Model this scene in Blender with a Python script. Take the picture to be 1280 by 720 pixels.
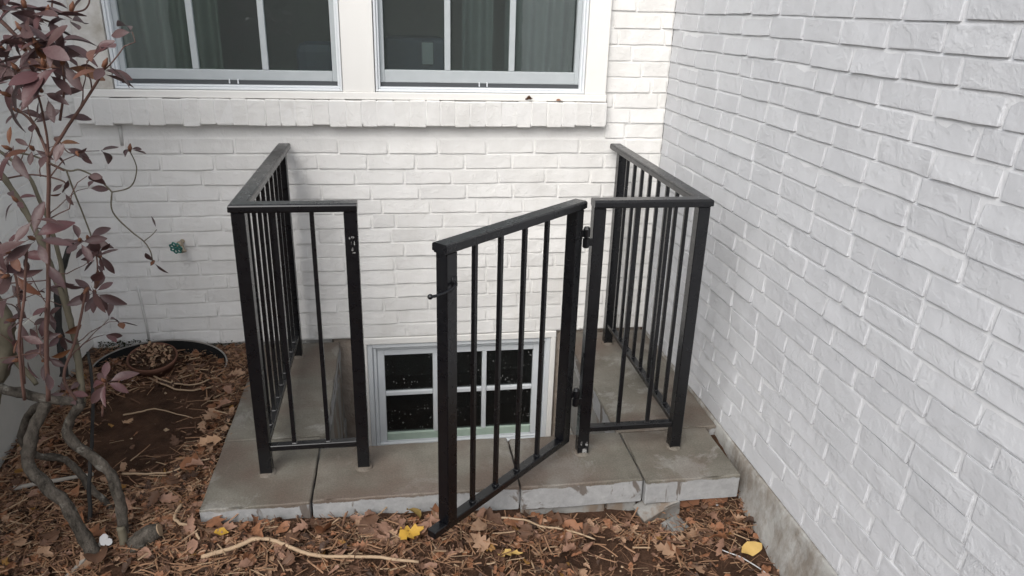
import bpy, bmesh, math, random
from mathutils import Vector, Matrix, noise
from math import radians, sin, cos, pi

for o in list(bpy.data.objects):
    bpy.data.objects.remove(o)
S = bpy.context.scene
COL = S.collection
rnd = random.Random(7)

# ------------------------------------------------------------------ camera
cam_d = bpy.data.cameras.new('camera')
cam = bpy.data.objects.new('camera', cam_d)
COL.objects.link(cam)
S.camera = cam
cam_d.sensor_width = 36
cam_d.lens = 25.68
cam_d.clip_start = 0.05
cam_d.clip_end = 500
cam.matrix_world = Matrix(((0.987914, 0.029326, -0.152202, 0.71127),
                           (-0.15256, 0.357578, -0.921338, -3.24481),
                           (0.027405, 0.933423, 0.35773, 1.50464),
                           (0, 0, 0, 1)))

# ------------------------------------------------------------------ light
SUN_EL, SUN_AZ = radians(42), radians(-33)      # azimuth: from -Y (towards the viewer), negative = from the left
W = bpy.data.worlds.new('World')
S.world = W
W.use_nodes = True
wn, wl = W.node_tree.nodes, W.node_tree.links
sky = wn.new('ShaderNodeTexSky')
sky.sky_type = 'NISHITA'
sky.sun_disc = False
sky.sun_elevation = SUN_EL
sky.dust_density = 2.0
hs = wn.new('ShaderNodeHueSaturation')
hs.inputs['Saturation'].default_value = 0.30     # overcast: an almost white sky
wl.new(sky.outputs[0], hs.inputs['Color'])
wl.new(hs.outputs[0], wn['Background'].inputs[0])
wn['Background'].inputs[1].default_value = 0.15
sun_d = bpy.data.lights.new('sun', 'SUN')
sun = bpy.data.objects.new('sun', sun_d)
COL.objects.link(sun)
sun_d.energy = 1.2
sun_d.angle = radians(46)
sun_d.color = (1.0, 0.965, 0.915)
to_sun = Vector((sin(SUN_AZ) * cos(SUN_EL), -cos(SUN_AZ) * cos(SUN_EL), sin(SUN_EL)))
sun.rotation_euler = to_sun.to_track_quat('Z', 'Y').to_euler()
sky.sun_rotation = math.atan2(to_sun.x, to_sun.y)
S.view_settings.view_transform = 'Standard'
S.view_settings.look = 'None'
S.view_settings.gamma = 1
S.view_settings.exposure = 0.76
S.view_settings.use_curve_mapping = False
S.render.engine = 'CYCLES'

# ------------------------------------------------------------------ materials
class NT:
    def __init__(s, name):
        s.m = bpy.data.materials.new(name)
        s.m.use_nodes = True
        s.n, s.l = s.m.node_tree.nodes, s.m.node_tree.links
        s.b = s.n['Principled BSDF']
        s.pos = None
    def node(s, t, **k):
        n = s.n.new(t)
        for a, v in k.items():
            setattr(n, a, v)
        return n
    def coord(s, kind='pos'):
        if kind == 'pos':
            return s.node('ShaderNodeNewGeometry').outputs['Position']
        return s.node('ShaderNodeTexCoord').outputs['Object']
    def noise(s, scale, detail=4, rough=.55, src=None, dist=0, stretch=None):
        t = s.node('ShaderNodeTexNoise')
        t.inputs['Scale'].default_value = scale
        t.inputs['Detail'].default_value = detail
        t.inputs['Roughness'].default_value = rough
        t.inputs['Distortion'].default_value = dist
        src = src or s.coord()
        if stretch:
            mp = s.node('ShaderNodeMapping')
            mp.inputs['Scale'].default_value = stretch
            s.l.new(src, mp.inputs[0]); src = mp.outputs[0]
        s.l.new(src, t.inputs['Vector'])
        return t.outputs['Fac']
    def ramp(s, fac, stops):
        r = s.node('ShaderNodeValToRGB')
        e = r.color_ramp.elements
        while len(e) < len(stops):
            e.new(.5)
        for i, (p, c) in enumerate(stops):
            e[i].position = p
            e[i].color = (*c, 1) if len(c) == 3 else c
        s.l.new(fac, r.inputs[0])
        return r.outputs[0]
    def mix(s, fac, a, b, mode='MIX'):
        m = s.node('ShaderNodeMix', data_type='RGBA', blend_type=mode)
        for sock, v in ((m.inputs[0], fac), (m.inputs[6], a), (m.inputs[7], b)):
            if isinstance(v, (int, float)):
                sock.default_value = v
            elif isinstance(v, tuple):
                sock.default_value = (*v, 1)
            else:
                s.l.new(v, sock)
        return m.outputs[2]
    def math(s, op, a, b=0.0):
        m = s.node('ShaderNodeMath', operation=op)
        for i, v in enumerate((a, b)):
            if isinstance(v, (int, float)):
                m.inputs[i].default_value = v
            else:
                s.l.new(v, m.inputs[i])
        return m.outputs[0]
    def color(s, c):
        if isinstance(c, tuple):
            s.b.inputs['Base Color'].default_value = (*c, 1)
        else:
            s.l.new(c, s.b.inputs['Base Color'])
        return s
    def rough(s, v, spec=.5):
        if isinstance(v, (int, float)):
            s.b.inputs['Roughness'].default_value = v
        else:
            s.l.new(v, s.b.inputs['Roughness'])
        s.b.inputs['Specular IOR Level'].default_value = spec
        return s
    def bump(s, *layers):
        prev = None
        for h, strength, dist in layers:
            b = s.node('ShaderNodeBump')
            b.inputs['Strength'].default_value = strength
            b.inputs['Distance'].default_value = dist
            s.l.new(h, b.inputs['Height'])
            if prev:
                s.l.new(prev, b.inputs['Normal'])
            prev = b.outputs[0]
        s.l.new(prev, s.b.inputs['Normal'])
        return s

def mat_paint(name, base, dirt, amt, bumpy=1.0):
    t = NT(name)
    big = t.noise(2.2, 5, .6)
    streak = t.noise(9, 4, .6, stretch=(1, 1, .25))
    fac = t.ramp(t.math('MULTIPLY', big, streak), [(.12, (0, 0, 0)), (.42, (1, 1, 1))])
    c = t.mix(t.math('MULTIPLY', fac, amt), base, dirt)
    oi = t.node('ShaderNodeObjectInfo').outputs['Random']
    c = t.mix(1.0, c, t.ramp(oi, [(0, (.955, .955, .96)), (1, (1, 1, 1))]), 'MULTIPLY')
    speck = t.ramp(t.noise(60, 2, .5), [(.70, (0, 0, 0)), (.76, (1, 1, 1))])
    c = t.mix(t.math('MULTIPLY', speck, .18), c, (.40, .38, .35))
    t.color(c).rough(.55, .35)
    t.bump((t.noise(20, 3, .55), .4 * bumpy, .007), (t.math('MULTIPLY', t.noise(60, 5, .65, dist=1.2), t.ramp(t.noise(7, 3, .6), [(.45, (.12, .12, .12)), (.66, (1, 1, 1))])), .6 * bumpy, .004),
           (t.ramp(t.noise(15, 3, .6, dist=.7), [(.54, (0, 0, 0)), (.60, (1, 1, 1))]), .35 * bumpy, .0016),
           (t.noise(420, 2, .5), .35, .0008))
    return t.m
M = {}
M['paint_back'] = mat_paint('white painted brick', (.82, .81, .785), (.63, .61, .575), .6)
M['paint_side'] = mat_paint('white painted brick weathered', (.575, .582, .598), (.47, .477, .492), .55)  # grime plus the right wall's cool shade, both mixed into the base colour
M['paint_left'] = mat_paint('white painted brick shaded side', (.76, .76, .74), (.6, .6, .58), .5)  # same white paint, darkened: this wall's shade is put into the colour
M['mortar_back'] = mat_paint('painted mortar', (.82, .81, .785), (.70, .685, .655), .35, .8)
M['mortar_side'] = mat_paint('painted mortar bright', (.67, .675, .685), (.585, .59, .60), .3, .8)  # brighter than its bricks, with the right wall's cool shade tinted in

t = NT('white trim paint')
t.color(t.mix(t.math('MULTIPLY', t.noise(6, 4), .3), (.84, .825, .79), (.76, .74, .70))).rough(.42)
t.bump((t.noise(35, 3), .2, .003), (t.noise(220, 3, stretch=(1, 1, .2)), .15, .0006))
M['trim'] = t.m
t = NT('grimy trim paint')
t.color(t.mix(t.ramp(t.noise(7, 5, .65), [(.42, (0, 0, 0)), (.7, (1, 1, 1))]), (.74, .72, .68), (.45, .41, .35))).rough(.5)
t.bump((t.noise(35, 3), .25, .003))
M['trim_grime'] = t.m
t = NT('white aluminium frame')
t.color((.74, .765, .785)).rough(.35); t.bump((t.noise(60, 2), .08, .001)); M['alu'] = t.m
t = NT('grey vinyl sash')
t.color(t.mix(t.noise(20, 3), (.40, .43, .44), (.48, .51, .52))).rough(.45); M['sash'] = t.m
t = NT('dark track'); t.color((.06, .065, .07)).rough(.6); M['track'] = t.m
t = NT('basement frame paint')
t.color(t.mix(t.noise(9, 4), (.60, .635, .665), (.72, .74, .75))).rough(.4); M['bframe'] = t.m
t = NT('pale green painted rail')
t.color(t.mix(t.noise(25, 4), (.36, .47, .39), (.48, .58, .50))).rough(.55); M['green'] = t.m

def mat_glass(name, tint, speck):
    m = bpy.data.materials.new(name)
    m.use_nodes = True
    n, l = m.node_tree.nodes, m.node_tree.links
    n.remove(n['Principled BSDF'])
    out = n['Material Output']
    tr = n.new('ShaderNodeBsdfTransparent'); tr.inputs[0].default_value = (*tint, 1)
    gl = n.new('ShaderNodeBsdfGlossy'); gl.inputs['Roughness'].default_value = .02
    gl.inputs[0].default_value = (.9, .95, .95, 1)
    fr = n.new('ShaderNodeFresnel'); fr.inputs[0].default_value = 1.55
    mul = n.new('ShaderNodeMath'); mul.operation = 'MULTIPLY'; mul.inputs[1].default_value = 1.5
    mx = n.new('ShaderNodeMixShader')
    l.new(fr.outputs[0], mul.inputs[0]); l.new(mul.outputs[0], mx.inputs[0])
    l.new(tr.outputs[0], mx.inputs[1]); l.new(gl.outputs[0], mx.inputs[2])
    last = mx.outputs[0]
    g = n.new('ShaderNodeNewGeometry')
    nz = n.new('ShaderNodeTexNoise'); nz.inputs['Scale'].default_value = 3; nz.inputs['Detail'].default_value = 4
    l.new(g.outputs['Position'], nz.inputs[0])
    bp = n.new('ShaderNodeBump'); bp.inputs['Strength'].default_value = .08; bp.inputs['Distance'].default_value = .01
    l.new(nz.outputs[0], bp.inputs['Height']); l.new(bp.outputs[0], gl.inputs['Normal'])
    if speck:
        df = n.new('ShaderNodeBsdfDiffuse'); df.inputs[0].default_value = (.62, .62, .6, 1)
        vo = n.new('ShaderNodeTexVoronoi'); vo.inputs['Scale'].default_value = 62
        mp = n.new('ShaderNodeMapping'); mp.inputs['Scale'].default_value = (1.25, 0, 1.0)
        l.new(g.outputs['Position'], mp.inputs[0]); l.new(mp.outputs[0], vo.inputs['Vector'])
        n2 = n.new('ShaderNodeTexNoise'); n2.inputs['Scale'].default_value = 9; n2.inputs['Detail'].default_value = 3
        l.new(g.outputs['Position'], n2.inputs[0])
        r1 = n.new('ShaderNodeMapRange'); r1.inputs[1].default_value = .38; r1.inputs[2].default_value = .66
        r1.inputs[3].default_value = 0.02; r1.inputs[4].default_value = .27
        l.new(n2.outputs[0], r1.inputs[0])
        lt = n.new('ShaderNodeMath'); lt.operation = 'LESS_THAN'
        l.new(vo.outputs['Distance'], lt.inputs[0]); l.new(r1.outputs[0], lt.inputs[1])
        cg = n.new('ShaderNodeSeparateColor'); l.new(vo.outputs['Color'], cg.inputs[0])
        m2 = n.new('ShaderNodeMath'); m2.operation = 'MULTIPLY'
        l.new(lt.outputs[0], m2.inputs[0]); l.new(cg.outputs[0], m2.inputs[1])
        m3 = n.new('ShaderNodeMath'); m3.operation = 'MULTIPLY'; m3.inputs[1].default_value = .36
        l.new(m2.outputs[0], m3.inputs[0])
        x2 = n.new('ShaderNodeMixShader')
        l.new(m3.outputs[0], x2.inputs[0]); l.new(last, x2.inputs[1]); l.new(df.outputs[0], x2.inputs[2])
        last = x2.outputs[0]
    if True:
        dd = n.new('ShaderNodeBsdfDiffuse'); dd.inputs[0].default_value = (.55, .58, .57, 1)  # soft grey haze of the panes, mixed in as flat diffuse colour
        x3 = n.new('ShaderNodeMixShader'); x3.inputs[0].default_value = .016 if speck else .055
        l.new(last, x3.inputs[1]); l.new(dd.outputs[0], x3.inputs[2]); last = x3.outputs[0]
    l.new(last, out.inputs[0])
    return m
M['glass'] = mat_glass('window glass', (.86, .92, .90), False)
M['glass_dirty'] = mat_glass('splashed basement glass', (.5, .5, .5), True)

t = NT('black satin metal paint')
dust = t.ramp(t.noise(14, 5, .65), [(.45, (0, 0, 0)), (.8, (1, 1, 1))])
t.color(t.mix(t.math('MULTIPLY', dust, .35), (.0024, .0027, .004), (.010, .0098, .0095)))
t.rough(t.ramp(t.noise(30, 3), [(.3, (.25,) * 3), (.7, (.33,) * 3)]), .6)
t.bump((t.noise(9, 2), .10, .003))
M['metal'] = t.m
t = NT('bare primer'); t.color(t.mix(t.ramp(t.noise(120, 4, .7), [(.45, (0, 0, 0)), (.55, (1, 1, 1))]), (.28, .28, .27), (.04, .035, .035))).rough(.7); M['primer'] = t.m

t = NT('coated stone slab')          # tan coating brushed on top, raw grey faces below a ragged edge
oc = t.coord('obj')
sep = t.node('ShaderNodeSeparateXYZ'); t.l.new(oc, sep.inputs[0])
n1 = t.noise(5, 5, .65)
edge = t.math('ADD', sep.outputs[2], t.math('MULTIPLY', t.math('SUBTRACT', t.noise(15, 5, .7), .5), .034))
mask = t.ramp(t.math('ADD', t.math('MULTIPLY', edge, 25), .72), [(.40, (0, 0, 0)), (.46, (1, 1, 1))])
top = t.mix(t.ramp(n1, [(.3, (0, 0, 0)), (.7, (1, 1, 1))]), (.108, .098, .078), (.20, .187, .158))
top = t.mix(t.ramp(t.noise(3.2, 6, .7, dist=.4), [(.55, (0, 0, 0)), (.60, (1, 1, 1))]), top, t.mix(t.noise(40, 4, .7), (.17, .16, .14), (.27, .26, .235)))
top = t.mix(t.math('MULTIPLY', t.ramp(t.noise(2.1, 3, .6), [(.45, (0, 0, 0)), (.62, (1, 1, 1))]), .75), top, (.115, .082, .064))
raw = t.mix(t.noise(30, 5, .7), (.17, .172, .175), (.40, .40, .395))
stn = t.ramp(t.noise(8, 4, .6, dist=.8, stretch=(1.3, 1, .8)), [(.57, (0, 0, 0)), (.61, (1, 1, 1))])
raw = t.mix(t.math('MULTIPLY', stn, .8), raw, (.085, .062, .046))
top = t.mix(1.0, top, t.ramp(t.noise(170, 4, .75), [(.3, (.72, .72, .72)), (.7, (1.2, 1.2, 1.2))]), 'MULTIPLY')
t.color(t.mix(mask, raw, top))
t.rough(t.mix(mask, (.85,) * 3, (.62,) * 3), .35)
t.bump((t.noise(11, 4), .25, .005), (t.noise(80, 5, .75), .6, .003), (t.noise(400, 3, .7), .5, .001))
M['slab'] = t.m
t = NT('raw concrete block')
c = t.mix(t.noise(12, 5, .7), (.16, .155, .145), (.29, .285, .27))
c = t.mix(t.math('MULTIPLY', t.ramp(t.noise(7, 4, .6, stretch=(1.6, 1.6, .5)), [(.52, (0, 0, 0)), (.62, (1, 1, 1))]), .75), c, (.16, .115, .08))
t.color(c).rough(.9, .2); t.bump((t.noise(25, 5, .7), .6, .008), (t.noise(160, 4, .7), .6, .002)); M['block'] = t.m
t = NT('rough foundation')
c = t.mix(t.noise(14, 6, .7), (.22, .175, .14), (.40, .35, .30))
t.color(c).rough(.92, .2); t.bump((t.noise(16, 5, .7), .9, .015), (t.noise(90, 5, .7), .8, .004)); M['foundation'] = t.m
t = NT('weathered parging')
c = t.mix(t.noise(10, 6, .7), (.27, .265, .25), (.43, .425, .405))
c = t.mix(t.math('MULTIPLY', t.ramp(t.noise(9, 5, .7, stretch=(1, 1, .5)), [(.45, (0, 0, 0)), (.62, (1, 1, 1))]), .75), c, (.17, .14, .11))
t.color(c).rough(.85, .25); t.bump((t.noise(18, 5, .7), .6, .01), (t.noise(120, 4, .7), .5, .003)); M['parging'] = t.m
t = NT('bare foundation concrete')
c = t.mix(t.noise(6, 6, .7), (.34, .335, .31), (.48, .47, .44)); t.color(c).rough(.9, .25)
t.bump((t.noise(18, 5, .7), .4, .006), (t.noise(160, 4, .7), .4, .002)); M['concrete'] = t.m
t = NT('old red brick'); t.color(t.mix(t.noise(22, 5, .7), (.20, .085, .045), (.34, .17, .10))).rough(.9, .2); t.bump((t.noise(60, 5, .7), .7, .004)); M['redbrick'] = t.m

t = NT('dark soil')
c = t.mix(t.ramp(t.noise(7, 6, .7), [(.35, (0, 0, 0)), (.65, (1, 1, 1))]), (.050, .028, .018), (.118, .064, .041))
c = t.mix(t.math('MULTIPLY', t.ramp(t.noise(110, 4, .7), [(.58, (0, 0, 0)), (.68, (1, 1, 1))]), .6), c, (.13, .085, .055))
t.color(c).rough(.95, .15)
t.bump((t.noise(28, 6, .75), 1.0, .03), (t.noise(140, 5, .75), 1.0, .010), (t.noise(600, 3), .7, .002)); M['soil'] = t.m

def mat_leaf(name, a, b, rough=.6, use_obj=False, spec=.3):
    t = NT(name)
    n1 = t.noise(45, 4, .65)
    c = t.mix(n1, a, b)
    if use_obj:
        oi = t.node('ShaderNodeObjectInfo').outputs['Random']
        c = t.mix(t.ramp(oi, [(0, (0, 0, 0)), (1, (.8, .8, .8))]), c, t.ramp(oi, use_obj))
    t.color(c).rough(rough, spec)
    t.bump((t.noise(130, 4, .65), .5, .002))
    tl = t.node('ShaderNodeBsdfTranslucent'); t.l.new(c, tl.inputs[0])
    mx = t.node('ShaderNodeMixShader'); mx.inputs[0].default_value = .12
    t.l.new(t.b.outputs[0], mx.inputs[1]); t.l.new(tl.outputs[0], mx.inputs[2])
    t.l.new(mx.outputs[0], t.n['Material Output'].inputs[0])
    return t.m
LEAFM = [mat_leaf('dry leaf russet', (.185, .082, .042), (.31, .145, .076)),
         mat_leaf('dry leaf tan', (.25, .15, .092), (.40, .255, .165)),
         mat_leaf('dry leaf brown', (.075, .039, .024), (.145, .078, .048)),
         mat_leaf('dry leaf pink brown', (.19, .105, .070), (.31, .18, .125)),
         mat_leaf('dry leaf dark', (.040, .023, .016), (.085, .050, .034)),
         mat_leaf('dry leaf ochre', (.20, .10, .025), (.30, .16, .045))]
STRAWM = [mat_leaf('straw', (.22, .118, .064), (.34, .20, .118)), mat_leaf('straw dark', (.095, .048, .029), (.17, .09, .053)),
          mat_leaf('straw pale', (.28, .19, .115), (.40, .28, .18))]
M['leaf_yellow'] = mat_leaf('yellow leaf', (.40, .22, .025), (.50, .31, .055))
M['leaf_straw'] = mat_leaf('straw yellow leaf', (.52, .34, .10), (.62, .42, .16))
M['leaf_olive'] = mat_leaf('olive yellow leaf', (.28, .19, .045), (.38, .26, .09))
M['leaf_tan'] = mat_leaf('tan oak leaf', (.36, .21, .12), (.50, .32, .20))
M['shrub_leaf'] = mat_leaf('bronze purple shrub leaf', (.064, .032, .031), (.104, .058, .055), .45,
    [(0, (.028, .017, .021)), (.25, (.07, .040, .045)), (.55, (.095, .066, .068)), (.78, (.10, .035, .040)), (.9, (.08, .045, .045)), (.96, (.17, .065, .028)), (1, (.20, .085, .03))], .5)
M['bud'] = mat_leaf('orange brown bud', (.13, .055, .032), (.20, .09, .05))
t = NT('grey bark')
c = t.mix(t.ramp(t.noise(30, 5, .7, stretch=(1, 1, .5)), [(.35, (0, 0, 0)), (.65, (1, 1, 1))]), (.030, .026, .021), (.140, .122, .102))
c = t.mix(t.math('MULTIPLY', t.ramp(t.noise(12, 5, .7), [(.60, (0, 0, 0)), (.68, (1, 1, 1))]), .7), c, (.26, .25, .22))
t.color(c).rough(.9, .2); t.bump((t.noise(40, 5, .75, stretch=(1, 1, .5)), 1.0, .012), (t.noise(170, 4, .7), .9, .003)); M['bark'] = t.m
t = NT('dark bark'); t.color(t.mix(t.noise(40, 4), (.018, .018, .019), (.05, .048, .045))).rough(.85, .2); t.bump((t.noise(60, 4), .6, .004)); M['darkbark'] = t.m
t = NT('greenish bark'); t.color(t.mix(t.noise(30, 4), (.085, .075, .052), (.165, .145, .105))).rough(.8, .25); t.bump((t.noise(80, 4), .5, .002)); M['greenbark'] = t.m
t = NT('reddish stem'); t.color(t.mix(t.noise(30, 4), (.075, .040, .032), (.135, .075, .06))).rough(.7, .3); M['redstem'] = t.m
t = NT('pale dead wood'); t.color(t.mix(t.noise(30, 5, .7, stretch=(1, 1, 1)), (.27, .185, .115), (.46, .34, .23))).rough(.85, .2); t.bump((t.noise(120, 4), .5, .002)); M['wood'] = t.m
t = NT('grey dead wood'); t.color(t.mix(t.noise(60, 5, .7), (.21, .19, .165), (.36, .33, .29))).rough(.9, .2); t.bump((t.noise(120, 4), .5, .002)); M['greywood'] = t.m
t = NT('terracotta'); t.color(t.mix(t.noise(18, 5, .7), (.10, .046, .032), (.19, .098, .068))).rough(.85, .2); t.bump((t.noise(70, 4), .4, .002)); M['terracotta'] = t.m
t = NT('black plastic'); t.color((.012, .012, .012)).rough(.95, .1); M['blackplastic'] = t.m
t = NT('bleached rim'); t.color(t.mix(t.noise(25, 4), (.10, .09, .08), (.38, .36, .33))).rough(.7); M['rim'] = t.m
t = NT('green enamel'); t.color(t.mix(t.ramp(t.noise(150, 3), [(.45, (0, 0, 0)), (.7, (1, 1, 1))]), (.012, .13, .105), (.10, .26, .23))).rough(.3); M['enamel'] = t.m
t = NT('brass body'); t.color((.36, .30, .22)).rough(.4); t.b.inputs['Metallic'].default_value = .5; M['brass'] = t.m
t = NT('white scrap'); t.color((.42, .42, .42)).rough(.7); M['scrap'] = t.m
t = NT('room wall'); t.color((.22, .225, .21)).rough(.9); M['room'] = t.m
t = NT('curtain cloth'); t.color(t.mix(t.noise(6, 3, stretch=(3, 1, .3)), (.17, .195, .17), (.25, .265, .225))).rough(.9); M['curtain'] = t.m
t = NT('grey curtain cloth'); t.color(t.mix(t.noise(6, 3, stretch=(3, 1, .3)), (.165, .18, .18), (.24, .255, .25))).rough(.9); M['curtain2'] = t.m
t = NT('navy cabinet'); t.color((.045, .06, .10)).rough(.5); M['navy'] = t.m
t = NT('pale panel'); t.color((.40, .42, .44)).rough(.5); M['panel'] = t.m
t = NT('moss'); t.color(t.mix(t.noise(80, 4), (.02, .028, .012), (.07, .075, .03))).rough(.95, .1); t.bump((t.noise(150, 4), 1, .006)); M['moss'] = t.m
t = NT('caulk line'); t.color((.60, .59, .57)).rough(.6); M['caulk'] = t.m

# ------------------------------------------------------------------ helpers
def mesh_obj(name, me, parent=None, loc=None):
    o = bpy.data.objects.new(name, me)
    COL.objects.link(o)
    if parent:
        o.parent = parent
    if loc:
        o.location = loc
    return o
def build(name, bm, mat, parent=None, loc=None, smooth=False):
    bmesh.ops.recalc_face_normals(bm, faces=bm.faces)
    me = bpy.data.meshes.new(name)
    bm.to_mesh(me); bm.free()
    for m in (mat if isinstance(mat, list) else [mat]):
        me.materials.append(m)
    if smooth:
        me.polygons.foreach_set('use_smooth', [True] * len(me.polygons))
    return mesh_obj(name, me, parent, loc)
def empty(name, loc, rz=0):
    o = bpy.data.objects.new(name, None)
    COL.objects.link(o)
    o.empty_display_size = .05
    o.location = loc
    o.rotation_euler = (0, 0, rz)
    return o
def tag(o, label, cat, group=None):
    o['label'] = label; o['category'] = cat
    if group:
        o['group'] = group
    return o
def box(bm, x0, x1, y0, y1, z0, z1, bev=0.0, seg=1):
    r = bmesh.ops.create_cube(bm, size=1)
    vs = r['verts']
    bmesh.ops.scale(bm, vec=(x1 - x0, y1 - y0, z1 - z0), verts=vs)
    bmesh.ops.translate(bm, vec=((x0 + x1) / 2, (y0 + y1) / 2, (z0 + z1) / 2), verts=vs)
    if bev:
        es = list({e for v in vs for e in v.link_edges})
        bmesh.ops.bevel(bm, geom=es, offset=bev, segments=seg, affect='EDGES', profile=.5)
def bx(name, mat, parent, x0, x1, y0, y1, z0, z1, bev=.0015, seg=1):
    bm = bmesh.new()
    box(bm, x0, x1, y0, y1, z0, z1, bev, seg)
    return build(name, bm, mat, parent)
def tube(bm, pts, radii, n=8, cap=True, wob=0.0, seed=0):
    pts = [Vector(p) for p in pts]
    rings = []
    up = Vector((0.3, 0.2, 1)).normalized()
    side = None
    for i, p in enumerate(pts):
        d = (pts[min(i + 1, len(pts) - 1)] - pts[max(i - 1, 0)]).normalized()
        if side is None:
            side = d.cross(up)
            if side.length < .1:
                side = d.cross(Vector((1, 0, 0)))
        side = (side - d * side.dot(d)).normalized()
        b = d.cross(side)
        ring = []
        for k in range(n):
            a = 2 * pi * k / n
            r = radii[i]
            if wob:
                r *= 1 + wob * noise.noise(Vector((p.x * 25 + cos(a) * 1.3, p.y * 25 + sin(a) * 1.3, p.z * 25 + seed)))
            ring.append(bm.verts.new(p + (side * cos(a) + b * sin(a)) * r))
        rings.append(ring)
    for i in range(len(rings) - 1):
        for k in range(n):
            bm.faces.new((rings[i][k], rings[i][(k + 1) % n], rings[i + 1][(k + 1) % n], rings[i + 1][k]))
    if cap:
        bm.faces.new(rings[0][::-1]); bm.faces.new(rings[-1])
def smooth_path(pts, sub=4):
    P = [Vector(p) for p in pts]
    out = []
    for i in range(len(P) - 1):
        p0, p1, p2, p3 = P[max(i - 1, 0)], P[i], P[i + 1], P[min(i + 2, len(P) - 1)]
        for s in range(sub):
            u = s / sub
            out.append(.5 * ((2 * p1) + (p2 - p0) * u + (2 * p0 - 5 * p1 + 4 * p2 - p3) * u * u + (3 * p1 - p0 - 3 * p2 + p3) * u ** 3))
    out.append(P[-1])
    return out
def lathe(bm, prof, n=24, c=(0, 0, 0), sy=1.0):
    rings = []
    for r, z in prof:
        rings.append([bm.verts.new((c[0] + r * cos(2 * pi * k / n), c[1] + sy * r * sin(2 * pi * k / n), c[2] + z)) for k in range(n)])
    for i in range(len(rings) - 1):
        for k in range(n):
            bm.faces.new((rings[i][k], rings[i][(k + 1) % n], rings[i + 1][(k + 1) % n], rings[i + 1][k]))
    return rings
def ns(x, y, z=0.0):
    return noise.noise(Vector((x, y, z)))

# ------------------------------------------------------------------ ground
def sm(a, b, x):
    u = max(0.0, min(1.0, (x - a) / (b - a)))
    return u * u * (3 - 2 * u)
def gz(x, y, fine=True):
    z = -.015 - .045 * sm(-.6, -1.2, y) - .055 * sm(-1.2, -1.65, y) - .02 * sm(-1.6, -3, y)
    z -= (.020 * sm(.2, .9, x) + .060 * sm(.85, 1.25, x)) * sm(-1.1, -1.25, y)
    z -= .045 * math.exp(-((x - 1.70) / .22) ** 2 - ((y + 1.26) / .16) ** 2)
    z += .015 * sm(-.3, -.65, x)
    z -= .018 * math.exp(-((x + .15) / .25) ** 2 - ((y + .65) / .25) ** 2)
    if fine and -3.2 < y < .1 and -1.2 < x < 2.4:
        z += .012 * ns(x * 5, y * 5, 1) + .007 * ns(x * 17, y * 17, 2) + .004 * ns(x * 45, y * 45, 3)
    return z
def ground_z(x, y):
    if .06 < y < 9:
        return -2.6
    if .24 < x < 1.70 and y > -1.08:
        return -.74 + .01 * ns(x * 15, y * 15)
    return gz(x, y)
xs = [-60, -25, -12, -6, -3, -2, -1.5, -1.1] + [-.8 + .022 * i for i in range(129)] + [2.15, 2.5, 3.2, 5, 10, 25, 60]
ys = [-70, -30, -14, -8, -5.5, -4.2, -3.6, -3.2, -2.8] + [-2.5 + .05 * i for i in range(14)] + [-1.8 + .022 * i for i in range(87)] + [.2, 1, 8.9, 9.1, 20, 60]
me = bpy.data.meshes.new('ground')
V = [(x, y, ground_z(x, y)) for y in ys for x in xs]
nx = len(xs)
F = [(j * nx + i, j * nx + i + 1, (j + 1) * nx + i + 1, (j + 1) * nx + i) for j in range(len(ys) - 1) for i in range(nx - 1)]
me.from_pydata(V, [], F)
me.materials.append(M['soil'])
me.polygons.foreach_set('use_smooth', [True] * len(me.polygons))
ground = mesh_obj('ground', me)
ground['kind'] = 'structure'

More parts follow.
